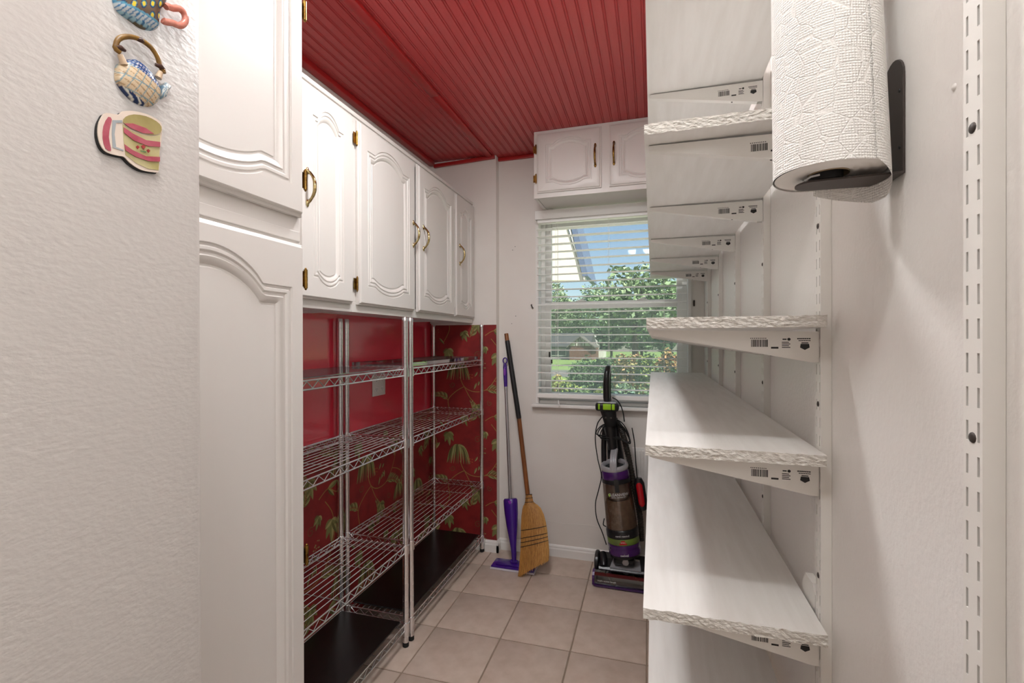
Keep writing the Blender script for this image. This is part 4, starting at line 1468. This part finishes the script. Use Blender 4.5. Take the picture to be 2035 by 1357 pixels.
# individual straws over the bundle
m = MB()
R_ = random.Random(5)
nR = len(rowsB)
for q in range(420):
    k = R_.uniform(0, NB)
    k0 = int(k) % NB
    pts = []
    jit = R_.uniform(-1.2, 1.2)
    st_, en = R_.choice((3, 4, 5)), nR
    for i in range(st_, en):
        kk = (k0 + int(round(jit * (i - st_) / (en - st_)))) % NB
        p = V[i * NB + kk]
        L_, R2_ = row_pts(i)
        c = (L_ + R2_) / 2
        p = c + (p - c) * (1.0 + R_.uniform(-.01, .045))
        pts.append(Vector((p.x, p.y, max(p.z, .003))))
    e = pts[-1] + (pts[-1] - pts[-2]) * R_.uniform(-.2, .35)
    e.z = max(e.z, .002)
    pts.append(e)
    m.tube(pts, .0009, 3, cap=False)
st_o = m.build('straw', STRAW2, bris, weld=False)
st_o['kind'] = 'stuff'
for i_, fr_ in ((6, .35), (7, .05), (7, .45), (7, .85)):
    m = MB()
    ring = []
    for k in range(NB):
        a, b_ = V[i_ * NB + k], V[(i_ + 1) * NB + k]
        p = a + (b_ - a) * fr_
        L_, R2_ = row_pts(i_)
        c = (L_ + R2_) / 2
        ring.append(p + Vector((p.x - c.x, p.y - c.y, 0)).normalized() * .0022)
    m.tube(ring, .0019, 6, closed=True)
    m.build('stitching', BLACKM, bris, smooth=60)
for i_ in (0, 1, 2):
    m = MB()
    ring = [V[i_ * NB + k] + (V[i_ * NB + k] - sum((V[i_ * NB + j] for j in range(NB)), Vector()) / NB).normalized() * .001 for k in range(NB)]
    m.tube(ring, .0016, 6, closed=True)
    m.build('binding_wire', BLACKM, bris, smooth=60)

# ------------------------------------------------------------------ upright vacuum cleaner
vc = thing('vacuum_cleaner', (-.15, 2.63, 0), 'black and purple upright vacuum cleaner parked under the window', 'vacuum cleaner')
Bc = Vector((-.146, 2.640, .14))
AX = Vector((-.062, .022, .5)).normalized()
xa = (Vector((1, 0, 0)) - AX * AX.x).normalized()
ya = AX.cross(xa)
MV = Matrix((xa, ya, AX)).transposed().to_4x4()
MV.translation = Bc
def vl(name, mt, prof, n=36, parent=vc, smooth=40, cap=True):
    m_ = MB()
    m_.lathe(prof, n, mtx=MV, cap=cap)
    return m_.build(name, mt, parent, smooth=smooth)
motor = vl('motor_base', BLACKP, [(.070, -.005), (.080, .0), (.081, .012)])
vl('purple_band', PURPLE_D, [(.0815, .0125), (.086, .016), (.087, .036), (.0835, .046), (.0845, .050), (.086, .068), (.0845, .072)], parent=motor)
vl('green_band', mat('grey_green_plastic', rgb(92, 92, 66), .4, var=rgb(112, 140, 48), vscale=14), [(.0835, .0725), (.0855, .075), (.0855, .104), (.0840, .106)], parent=motor)
vl('black_band', BLACKP, [(.0845, .1065), (.0875, .109), (.0875, .140), (.0845, .148), (.083, .150)], parent=motor)
bin_ = vl('dirt_bin', CLEARP, [(.0825, .1505), (.0815, .20), (.0785, .30), (.0755, .385), (.0745, .392)])
DUST = mat('collected_dust', rgb(122, 100, 78), .95, var=rgb(150, 128, 104), vscale=40, bump=.8, bscale=60, bdist=.006)
vl('dust', DUST, [(.078, .1515), (.0795, .156), (.078, .23), (.0745, .285), (.066, .30), (.02, .292)], parent=bin_, smooth=50)
vl('inner_cyclone', mat('grey_cyclone', rgb(150, 140, 130), .6), [(.050, .302), (.062, .330), (.062, .385)], parent=bin_)
vl('top_band', BLACKP, [(.0755, .3925), (.0775, .394), (.0775, .412), (.0755, .415)], parent=bin_)
col_ = vl('purple_collar', PURPLE_D, [(.0765, .4155), (.078, .418), (.0765, .446), (.073, .460), (.070, .464)])
def cyl_pt(tx, s, r_):
    an = -pi / 2 + .05 + tx / r_
    return MV @ Vector((r_ * cos(an), r_ * sin(an), s))
def vtext(txt, size, s0, r_, mt, tx0=0., parent=vc, name='lettering'):
    m_ = MB()
    add_text(m_, txt, size, lambda a, b_: cyl_pt(a + tx0, s0 + b_, r_))
    return m_.build(name, mt, parent, weld=False)
vtext('CLEANVIEW', .021, .338, .0788, WHITE_INK, .006, bin_)
vtext('SWIVEL REWIND PET', .0085, .324, .0792, WHITE_INK, .006, bin_)
vtext('cord rewind', .015, .124, .0882, WHITE_INK, 0, motor)
vtext('swivel', .018, .024, .0876, WHITE_INK, 0, motor)
m = MB()
m.add([cyl_pt(-.046 + .007 * cos(k * pi / 5), .337 + .009 * sin(k * pi / 5), .0788) for k in range(10)], [tuple(range(10))])
m.build('green_dot', GREEN, bin_, weld=False)
m = MB()
for a, b_, c, d in ((-.020, .020, .079, .086), (-.010, .010, .086, .100), (-.016, .016, .0885, .093)):
    m.add([cyl_pt(a + (b_ - a) * q / 4, z_, .0862) for z_ in (c, d) for q in range(5)], [(q, q + 1, q + 6, q + 5) for q in range(4)])
m.build('red_badge', REDP, motor, weld=False)
vtext('BISSELL', .008, .0905, .0866, WHITE_INK, 0, motor)
m = MB()
pts = []
for z_ in (.352, .420):
    for r_ in (.0785, .0825):
        for tx in (-.011, .011):
            pts.append(cyl_pt(tx + .002, z_, r_))
m.add(pts, [(0, 1, 3, 2), (4, 6, 7, 5), (0, 4, 5, 1), (2, 3, 7, 6), (0, 2, 6, 4), (1, 5, 7, 3)])
m.build('bin_latch', BLACKP, bin_, weld=False)
# silver lid ring tilted towards the room, with carry handle
MR = MV @ Matrix.Translation((0, 0, .468)) @ Matrix.Rotation(.20, 4, 'X')
m = MB()
m.lathe([(.054, 0), (.066, -.004), (.074, .0), (.0765, .010), (.074, .022), (.066, .028), (.058, .024), (.054, .012), (.054, 0)], 40, mtx=MR, cap=False)
ring_o = m.build('lid_ring', SILVERP, vc, smooth=50)
m = MB()
m.lathe([(.0535, -.010), (.0535, .006), (.030, .008), (.02, .016), (.001, .016)], 32, mtx=MR)
m.build('lid_inner', BLACKP, ring_o, smooth=40)
m = MB()
hp = [MR @ Vector(p) for p in ((.0, -.068, .012), (.0, -.066, .034), (.003, -.050, .062), (.007, -.018, .084), (.010, .03, .094))]
for sx in (-.011, .0, .011):
    m.tube([p + xa * sx for p in hp], .0085, 8)
m.build('carry_handle', SILVERP, ring_o, smooth=50)
# spine, wand holder and handle
m = MB()
loft(m, (-.155, 2.735, .12), (-.226, 2.735, .865), [(0, .06, .022), (.3, .060, .024), (.6, .052, .026), (.8, .040, .028), (1, .034, .026)], (1, 0, 0), 20)
spine = m.build('spine', BLACKP, vc, smooth=50)
m = MB()
loft(m, (-.214, 2.685, .70), (-.232, 2.675, .84), [(0, .026, .026), (.5, .030, .03), (1, .036, .034)], (1, 0, 0), 18)
m.build('wand_socket', BLACKP, spine, smooth=50)
m = MB()
loft(m, (-.222, 2.655, .835), (-.238, 2.648, .925), [(0, .026, .02), (.25, .036, .03), (.7, .040, .034), (1, .044, .034)], (1, 0, 0), 18)
nk = m.build('tool_bracket', BLACKM, vc, smooth=50)
for sx in (-.016, .012):
    m = MB()
    m.lathe([(.006, 0), (.005, .003), (.002, .004)], 12, mtx=Matrix.Translation((-.232 + sx, 2.6155, .885)) @ Matrix.Rotation(pi / 2, 4, 'X'))
    m.build('stud', DARKM, nk, smooth=50)
m = MB()
m.box(-.304, -.178, 2.604, 2.668, .921, .966, b=.012)
tt = m.build('turbo_brush_tool', BLACKP, vc, smooth=50)
for a, b_ in ((-.288, -.278), (-.262, -.218), (-.214, -.198)):
    m = MB()
    m.box(a, b_, 2.6015, 2.612, .930, .962, b=.003)
    m.build('green_brush', GREEN, tt, smooth=50)
m = MB()
m.box(-.292, -.192, 2.606, 2.660, .9655, .970, b=.002)
m.build('silver_edge', SILVERP, tt)
hp = [(-.240, 2.700, .93), (-.247, 2.690, .99), (-.248, 2.684, 1.06), (-.245, 2.686, 1.12), (-.240, 2.700, 1.155), (-.238, 2.722, 1.158), (-.238, 2.742, 1.130), (-.240, 2.750, 1.08), (-.241, 2.748, 1.0), (-.240, 2.742, .93), (-.236, 2.738, .86)]
hp = [(a, b_ - .034, c) for a, b_, c in hp]
m = MB(); m.tube(hp, [.018, .0185, .0185, .017, .016, .014, .013, .013, .014, .016, .017], 12)
hdv = m.build('handle', BLACKP, vc, smooth=60)
m = MB(); m.tube([Vector(p) + Vector((.0125, -.003, 0)) for p in hp[1:6]], .0055, 6)
m.build('handle_inlay', SILVERP, hdv, smooth=60)
# hose
def spline(pts, k=8):
    out = []
    n_ = len(pts)
    pts = [Vector(p) for p in pts]
    for i in range(n_ - 1):
        p0, p1, p2, p3 = pts[max(i - 1, 0)], pts[i], pts[i + 1], pts[min(i + 2, n_ - 1)]
        for j in range(k):
            q = j / k
            out.append(.5 * (2 * p1 + (p2 - p0) * q + (2 * p0 - 5 * p1 + 4 * p2 - p3) * q * q + (-p0 + 3 * p1 - 3 * p2 + p3) * q ** 3))
    out.append(pts[-1])
    return out
HOSE = mat('dark_ribbed_hose', rgb(38, 33, 28), .35)
hs = spline([(-.238, 2.70, .80), (-.205, 2.692, .855), (-.165, 2.690, .80), (-.130, 2.690, .66), (-.100, 2.690, .50), (-.070, 2.695, .34), (-.062, 2.705, .2)], 22)
m = MB(); m.tube(hs, [.0165 if i % 2 else .0145 for i in range(len(hs))], 10)
m.build('hose', HOSE, vc, smooth=20)
m = MB(); m.tube(spline([(-.262, 2.712, .82), (-.268, 2.705, .70), (-.262, 2.700, .52)], 6), .015, 10)
m.build('extension_wand', BLACKP, vc, smooth=60)
# cords
def cord(pts, name='power_cord'):
    m_ = MB(); m_.tube(spline(pts, 7), .0032, 6)
    return m_.build(name, BLACKM, vc, smooth=60)
cord([on_y(u, v, Y) for u, v, Y in ((1197, 828, 2.66), (1187, 843, 2.655), (1183, 872, 2.65), (1188, 912, 2.65), (1195, 945, 2.64), (1190, 972, 2.635), (1183.5, 1000, 2.63), (1186, 1030, 2.63), (1197, 1058, 2.63), (1205, 1082, 2.64))])
cord([on_y(u, v, Y) for u, v, Y in ((1201, 1030, 2.58), (1199, 1042, 2.58), (1204, 1046, 2.60))])
cord([on_y(u, v, Y) for u, v, Y in ((1217, 790, 2.69), (1228, 797, 2.68), (1237, 815, 2.67), (1241, 838, 2.66))])
for dx, dy, rx, rz, ph_ in ((0, 0, .088, .045, 0), (.004, .006, .080, .055, .2), (-.006, .010, .092, .038, -.1)):
    m = MB()
    m.tube([(-.205 + dx + rx * cos(a * pi / 14), 2.625 + dy + .03 * abs(sin(a * pi / 14)), .815 + rz * sin(a * pi / 14 + ph_) - .06 * (cos(a * pi / 14) ** 2) * (1 if cos(a * pi / 14) > 0 else .4)) for a in range(28)], .0032, 6, closed=True)
    m.build('wound_cord', BLACKM, vc, smooth=60)
cord([on_y(u, v, Y) for u, v, Y in ((1256, 850, 2.66), (1261, 880, 2.66), (1264, 925, 2.66), (1268, 965, 2.66))])
# red crevice tool at the side
m = MB()
loft(m, (-.052, 2.66, .385), (-.078, 2.665, .555), [(0, .018, .018), (.1, .030, .024), (.85, .028, .024), (1, .018, .018)], (1, 0, 0), 16)
rt = m.build('pet_tool', BLACKP, vc, smooth=50)
m = MB()
loft(m, (-.056, 2.640, .41), (-.075, 2.645, .535), [(0, .008, .006), (.1, .017, .009), (.9, .017, .009), (1, .008, .006)], (1, 0, 0), 14)
m.build('red_shell', REDP, rt, smooth=50)
# foot
def xprism(m_, pr, x0, x1, mi=0):
    m_.prism(pr, lambda a, b_, t_: Vector((t_, a, b_)), x0, x1, mi)
m = MB()
xprism(m, [(2.588, .012), (2.588, .062), (2.60, .075), (2.66, .098), (2.72, .105), (2.755, .085), (2.76, .03), (2.75, .012)], -.285, .012)
foot = m.build('foot', BLACKP, vc)
nz = [(2.588, .006), (2.588, .066), (2.575, .074), (2.556, .077), (2.538, .072), (2.525, .060), (2.519, .044), (2.519, .024), (2.523, .010)]
m = MB(); xprism(m, nz, -.300, .030)
noz = m.build('brush_window', SMOKE, foot)
m = MB(); m.lathe([(.026, -.298), (.026, .028)], 18, mtx=Matrix.Translation((0, 2.556, .036)) @ Matrix.Rotation(pi / 2, 4, 'Y'))
rl = m.build('brush_roll', BLACKM, noz, smooth=40)
m = MB()
for i in range(26):
    a0 = i * .5
    m.tube([(-.29 + i * .0125, 2.556 + .029 * cos(a0), .036 + .029 * sin(a0)), (-.282 + i * .0125, 2.556 + .030 * cos(a0 + .4), .036 + .030 * sin(a0 + .4))], .0035, 5)
m.build('brush_tuft', GREEN_D, rl, weld=False)
for x0, x1 in ((-.312, -.3005), (.0305, .042)):
    m = MB(); xprism(m, [(y_ + (.001 if y_ > 2.55 else -.004), z_) for y_, z_ in nz], x0, x1)
    m.build('end_cap', PURPLE_D, noz)
m = MB(); xprism(m, [(2.516, .004), (2.588, .004), (2.588, .0058), (2.5185, .014), (2.513, .014)], -.3005, .0305)
m.build('bumper', PURPLE_D, noz)
m = MB()
add_text(m, 'triple action brush', .013, lambda a, b_: Vector((-.235 + a, 2.5183, .037 + b_)))
m.build('lettering', WHITE_INK, noz, weld=False)
m = MB()
PLN = lambda a, b_, t_: Vector((a, 2.592 + b_ * .94, .071 + b_ * .36 + t_))
m.prism([(-.225, .003), (-.062, .003), (-.070, .078), (-.210, .078)], PLN, .0015, .008)
pt_ = m.build('pedal_plate', SILVERP, foot)
m = MB(); m.prism([(-.140 + .026 * cos(a * pi / 9), .040 + .016 * sin(a * pi / 9)) for a in range(18)], PLN, .0083, .0125)
m.build('pedal', BLACKP, pt_)
m = MB(); m.prism([(-.205, .066), (-.072, .066), (-.073, .074), (-.204, .074)], PLN, .0083, .011)
m.build('plate_rib', W_METAL, pt_)
m = MB(); m.lathe([(.012, 0), (.058, .002), (.064, .008), (.064, .020), (.056, .026)], 30, mtx=Matrix.Translation((-.286, 2.668, .0655)) @ Matrix.Rotation(-pi / 2, 4, 'Y'))
wh = m.build('wheel', BLACKP, foot, smooth=40)
m = MB(); m.lathe([(.010, 0), (.026, .002), (.022, .005)], 20, mtx=Matrix.Translation((-.3125, 2.668, .0655)) @ Matrix.Rotation(-pi / 2, 4, 'Y'))
m.build('wheel_hub', SILVERP, wh, smooth=40)
m = MB(); m.tube([(-.270, 2.66, .12), (-.262, 2.63, .105), (-.258, 2.60, .078)], [.020, .022, .018], 10)
m.build('foot_arm', BLACKP, foot, smooth=60)
m = MB()
m.box(-.205, -.095, 2.59, 2.70, .096, .134, b=.012)
m.build('swivel_neck', BLACKP, foot, smooth=50)
m = MB(); m.lathe([(.018, 0), (.016, .006), (.006, .008)], 16, mtx=Matrix.Translation((-.142, 2.5895, .118)) @ Matrix.Rotation(pi / 2, 4, 'X'))
m.build('swivel_badge', SILVERP, foot, smooth=50)

# ------------------------------------------------------------------ outdoors, seen through the window
GRASS = mat('lawn_grass', rgb(104, 130, 62), .9, var=rgb(124, 146, 80), vscale=.5)
PAVE = mat('pale_concrete_drive', rgb(112, 109, 104), .85, var=rgb(104, 101, 96), vscale=.6)
BOUNCE_PALE = mat('pale_bounce_surface', rgb(226, 222, 214), .85, var=rgb(214, 210, 202), vscale=1.5)  # very pale so the added slab throws sunlight back
BARK = mat('tree_bark', rgb(80, 66, 52), .9)
ROOF = mat('grey_shingle_roof', rgb(70, 69, 69), .85, var=rgb(60, 59, 59), vscale=2.)
ROOF_L = mat('weathered_roof', rgb(100, 94, 87), .85)
BRICK = mat('red_brick_wall', rgb(112, 74, 60), .9, var=rgb(96, 62, 50), vscale=4)
PLASTER = mat('white_plaster', rgb(206, 201, 192), .8)
TIMBER = mat('dark_timber', rgb(84, 66, 54), .8)
GREYW = mat('grey_house_wall', rgb(120, 118, 116), .9)  # plain grey for the wall left of the brick front
SIDING = mat('cream_siding', rgb(225, 216, 192), .7)
FASCIA = mat('blue_grey_fascia', rgb(84, 98, 124), .6)
FOL = {}
for nm, c1, c2 in (('mid', (112, 134, 92), (92, 116, 76)), ('pale', (150, 166, 128), (126, 148, 106)), ('dark', (88, 112, 78), (70, 94, 62)), ('hedge', (92, 118, 74), (70, 96, 58)), ('rust', (182, 132, 96), (142, 146, 92)), ('bright', (166, 172, 90), (134, 150, 76)), ('blue', (128, 154, 136), (106, 134, 116)), ('bloom', (206, 122, 102), (176, 166, 96))):
    FOL[nm] = mat('foliage_' + nm, tuple(v * 1.0 for v in rgb(*c1)[:3]) + (1,), .7, var=tuple(v * 1.0 for v in rgb(*c2)[:3]) + (1,), vscale=3.)

def gz(y):
    return -.35 - .014 * y
m = MB()
m.add([(-120, YB + .15, gz(YB)), (120, YB + .15, gz(YB)), (120, 160, gz(160)), (-120, 160, gz(160))], [(0, 1, 2, 3)])
m.add([(-120, YB + .15, gz(YB) - .3), (120, YB + .15, gz(YB) - .3), (120, 160, gz(160) - .3), (-120, 160, gz(160) - .3)], [(3, 2, 1, 0)])
struct(m.build('ground', GRASS))
m = MB()
m.prism([(-60, 25.5), (60, 25.5), (60, 33.0), (-60, 33.0)], lambda a, b_, t_: Vector((a, b_, gz(b_) + t_)), -.05, .02)
struct(m.build('driveway', PAVE))

m = MB()
m.prism([(-5, YB + .16), (6, YB + .16), (6, 6.1), (-5, 6.1)], lambda a, b_, t_: Vector((a, b_, gz(b_) + t_)), -.05, .02)
struct(m.build('bounce_slab', BOUNCE_PALE))  # unseen slab added outside to bounce sunlight in through the window

def foliage(m_, c, rx, ry, rz, n_, s, R, shell=.55):
    for i in range(n_):
        while True:
            p = Vector((R.uniform(-1, 1), R.uniform(-1, 1), R.uniform(-1, 1)))
            if shell < p.length < 1:
                break
        lump = 1 + .16 * sin(p.x * 5 + c[0]) * cos(p.z * 5 + c[1]) + .1 * sin(p.y * 7 + p.z * 6)
        p = Vector((c[0] + p.x * rx * lump, c[1] + p.y * ry * lump, c[2] + p.z * rz * lump))
        a = Vector((R.uniform(-1, 1), R.uniform(-1, 1), R.uniform(-.6, .6))).normalized()
        b_ = a.cross(Vector((R.uniform(-1, 1), R.uniform(-1, 1), R.uniform(-1, 1)))).normalized()
        q = s * R.uniform(.6, 1.3)
        m_.add([p - a * q, p - b_ * q * .55, p + a * q, p + b_ * q * .55], [(0, 1, 2, 3)], R.choice((0, 0, 1)))

def tree(u, vtop, vbot, wpx, Y, fol, label, n_=2600, leaf=.3, group='trees across the street', trunk=True, seed=0, name='tree', cat='tree', blobs=5):
    R = random.Random(seed + int(u * 7))
    T_ = on_y(u, vtop, Y)
    B_ = on_y(u, vbot, Y)
    c = (T_ + B_) / 2
    rz_ = (T_.z - B_.z) / 2
    rx_ = wpx * Y / FPX / 2 * 1.05
    g = gz(Y)
    t_ = thing(name, (c.x, Y, g), label, cat, group)
    m_ = MB()
    foliage(m_, (c.x, Y, c.z), rx_ * .85, rx_ * .8, rz_ * .9, n_ // 2, leaf, R, .3)
    for k in range(blobs):
        a = R.uniform(0, 2 * pi)
        foliage(m_, (c.x + cos(a) * rx_ * .55, Y + sin(a) * rx_ * .5, c.z + R.uniform(-.5, .55) * rz_), rx_ * .5, rx_ * .5, rz_ * .5, n_ // (2 * blobs), leaf, R, .4)
    m_.build('crown', [FOL[fol[0]], FOL[fol[1]]], t_, weld=False)
    if trunk:
        m_ = MB()
        w_ = max(.06, rx_ * .07)
        m_.tube([(c.x, Y, g - .1), (c.x + .1 * w_, Y, (g + c.z) / 2), (c.x - .3 * w_, Y, c.z)], [w_ * 1.25, w_, w_ * .7], 8)
        for k in range(4):
            a = k * pi / 2 + .4
            m_.tube([(c.x, Y, (g + 2 * c.z) / 3), (c.x + cos(a) * rx_ * .5, Y + sin(a) * rx_ * .5, c.z + rz_ * .4)], [w_ * .5, w_ * .2], 6)
        m_.build('trunk', BARK, t_, smooth=60)
    return t_

TL = [
    (1262, 512, 690, 150, 40, ('mid', 'pale'), 'large pale green tree rising above the others, centre of the window'),
    (1105, 556, 690, 70, 84, ('pale', 'mid'), 'leafy tree at the left edge of the upper window pane'),
    (1150, 586, 690, 80, 92, ('mid', 'dark'), 'lower dark green tree behind the brick house roof'),
    (1195, 560, 690, 80, 80, ('pale', 'blue'), 'bluish green tree left of the large tree'),
    (1330, 545, 690, 70, 66, ('pale', 'blue'), 'pale tree at the right edge of the window'),
    (1385, 540, 690, 80, 74, ('mid', 'pale'), 'tree just beyond the right edge of the window'),
    (1060, 560, 690, 80, 76, ('mid', 'dark'), 'tree beyond the left edge of the window'),
    (1215, 620, 700, 60, 47, ('dark', 'mid'), 'shady tree with a dark trunk below the large crown'),
    (1275, 625, 702, 70, 54, ('dark', 'mid'), 'dark rounded tree right of the shady trunk'),
    (1320, 630, 702, 60, 48, ('dark', 'blue'), 'dark tree above the reddish bushes'),
    (1170, 612, 700, 70, 99.5, ('dark', 'mid'), 'dark tree showing over the ridge of the brick house'),
    (1118, 610, 700, 80, 107, ('dark', 'mid'), 'dark tree behind the left end of the house roof'),
]
for i, (u, vt, vb, wp, Y, fo, lb) in enumerate(TL):
    tree(u, vt, vb, wp, Y, fo, lb, n_=3400, leaf=.26, seed=i)
HL = [
    (1165, 706, 800, 70, 16.2, ('hedge', 'mid'), 'dense green rounded bush nearest the lawn gap'),
    (1205, 702, 800, 60, 14.9, ('hedge', 'dark'), 'dense green bush directly behind the vacuum handle'),
    (1250, 700, 800, 60, 13.6, ('rust', 'hedge'), 'reddish tinged bush in the middle of the hedge'),
    (1295, 698, 800, 60, 12.4, ('hedge', 'bright'), 'yellow green bush toward the right of the hedge'),
    (1335, 690, 800, 56, 11.2, ('bloom', 'hedge'), 'bush with coral new growth at the right end of the hedge'),
    (1380, 692, 800, 60, 10, ('hedge', 'rust'), 'bush just past the right window frame'),
]
for i, (u, vt, vb, wp, Y, fo, lb) in enumerate(HL):
    tree(u, vt, vb, wp, Y, fo, lb, n_=3600, leaf=.055, group='hedge bushes', trunk=True, seed=30 + i, name='bush', cat='bush')
FLW = [
    (1108, 742, 800, 34, 7.4, ('bright', 'bloom'), 'small flowering shrub at the lower left of the window'),
    (1133, 752, 800, 36, 7.2, ('bright', 'hedge'), 'small yellow green shrub beside the flowering one'),
    (1160, 764, 806, 34, 7.0, ('mid', 'bright'), 'low leafy shrub left of the vacuum handle'),
    (1195, 766, 806, 30, 6.8, ('bright', 'mid'), 'low yellow shrub just left of the vacuum handle'),
    (1240, 758, 806, 40, 6.8, ('pale', 'blue'), 'low pale green plant just right of the vacuum handle'),
    (1285, 756, 806, 40, 6.8, ('mid', 'rust'), 'low plant beside the edge of the shelf boards'),
]
for i, (u, vt, vb, wp, Y, fo, lb) in enumerate(FLW):
    tree(u, vt, vb, wp, Y, fo, lb, n_=900, leaf=.03, group='flower bed shrubs', trunk=True, seed=60 + i, name='shrub', cat='shrub', blobs=3)

# brick house across the street
HY = 60.
hz = thing('brick_house', (on_y(1140, 700, HY).x, HY, gz(HY)), 'low brick house with grey roof and half-timbered gable across the street', 'house')
def hp_(u, v, dy=0.):
    return on_y(u, v, HY + dy)
g0 = gz(HY)
a0, a1 = hp_(1078, 690).x, hp_(1176, 690).x
ze, zr = hp_(1130, 687).z, hp_(1130, 661).z
wall = MB()
wall.box(a0, hp_(1132, 0).x, HY, HY + 7, g0 - .5, ze)
wall.build('wall', GREYW, hz)
wall = MB()
gx0, gx1 = hp_(1133, 0).x, hp_(1176, 0).x
wall.box(gx0, gx1, HY - 1.2, HY + 7, g0 - .5, ze)
wall.build('brick_wall', BRICK, hz)
m = MB()
m.prism([(HY - .6, ze - .1), (HY + 3.4, zr), (HY + 7.4, ze - .1)], lambda a, b_, t_: Vector((t_, a, b_)), a0 - .4, hp_(1172, 0).x)
m.build('roof', ROOF, hz)
m = MB()
ap = hp_(1152, 671)
m.prism([(gx0, ze), (gx1, ze), ((gx0 + gx1) / 2, ap.z)], lambda a, b_, t_: Vector((a, HY - 1.25 + t_, b_)), 0, .2)
gb = m.build('gable', PLASTER, hz)
for q in (.3, .42, .5, .58, .7):
    xx = gx0 + (gx1 - gx0) * q
    hh = (ap.z - ze) * (1 - abs(q - .5) * 2)
    m = MB(); m.box(xx - .05, xx + .05, HY - 1.32, HY - 1.25, ze, ze + hh)
    m.build('batten', TIMBER, gb)
m = MB()
for sg in (-1, 1):
    e = gx0 - .3 if sg < 0 else gx1 + .5
    V = [Vector((e, y_, ze - .25 + dz)) for y_ in (HY - 1.6, HY + 3.4) for dz in (0, .15)] + [Vector(((gx0 + gx1) / 2, y_, ap.z + .05 + dz)) for y_ in (HY - 1.6, HY + 3.4) for dz in (0, .15)]
    m.add(V, [(0, 1, 3, 2), (4, 6, 7, 5), (0, 4, 5, 1), (2, 3, 7, 6), (1, 5, 7, 3), (0, 2, 6, 4)])
m.build('gable_roof', ROOF_L, hz, weld=False)
m = MB()
m.prism([(hp_(1165, 0).x, zr - .1), (hp_(1176, 0).x, zr - .2), (hp_(1186, 0).x, hp_(1186, 672).z), (hp_(1186, 0).x, g0), (hp_(1165, 0).x, g0)], lambda a, b_, t_: Vector((a, HY + 7.6 + t_, b_)), 0, 4)
m.build('rear_wing', PLASTER, hz)
for q in (1100, 1116):
    x_ = hp_(q, 0).x
    m = MB(); m.box(x_ - .5, x_ + .5, HY - .08, HY - .001, ze - 1.3, ze - .35)
    wn = m.build('window', PLASTER, hz)
    m = MB(); m.box(x_ - .42, x_ + .42, HY - .1, HY - .081, ze - 1.22, ze - .43)
    m.build('pane', mat('dark_window_pane', rgb(50, 56, 62), .1), wn)

# carport gable of this house, high on the left
KY = 6.2
kp = [on_y(u, v, KY) for u, v in ((1030, 557), (1160, 557), (1127, 452), (1106, 380), (1030, 380))]
cp = thing('carport_gable', (kp[0].x, KY, kp[0].z), 'cream sided carport gable with blue grey rake board, upper left outside', 'carport')
m = MB()
m.prism([(p.x, p.z) for p in kp], lambda a, b_, t_: Vector((a, KY + t_, b_)), 0, .1)
m.build('siding', SIDING, cp)
def rake(name, mt, pts, y0, y1):
    m_ = MB()
    m_.prism([(on_y(u, v, KY).x, on_y(u, v, KY).z) for u, v in pts], lambda a, b_, t_: Vector((a, KY + t_, b_)), y0, y1)
    return m_.build(name, mt, cp)
rake('soffit_strip', PLASTER, [(1108, 380), (1129.5, 452), (1161, 558), (1163, 552), (1133, 452), (1111, 380)], -.02, .1)
rake('fascia', FASCIA, [(1114, 380), (1135.5, 452), (1158, 549), (1169, 549), (1147, 452), (1126, 380)], -.03, 1.0)
part('post', SIDING, cp, lambda m_: m_.box(kp[0].x + .05, kp[0].x + .2, KY + .0, KY + .12, gz(KY), kp[0].z))
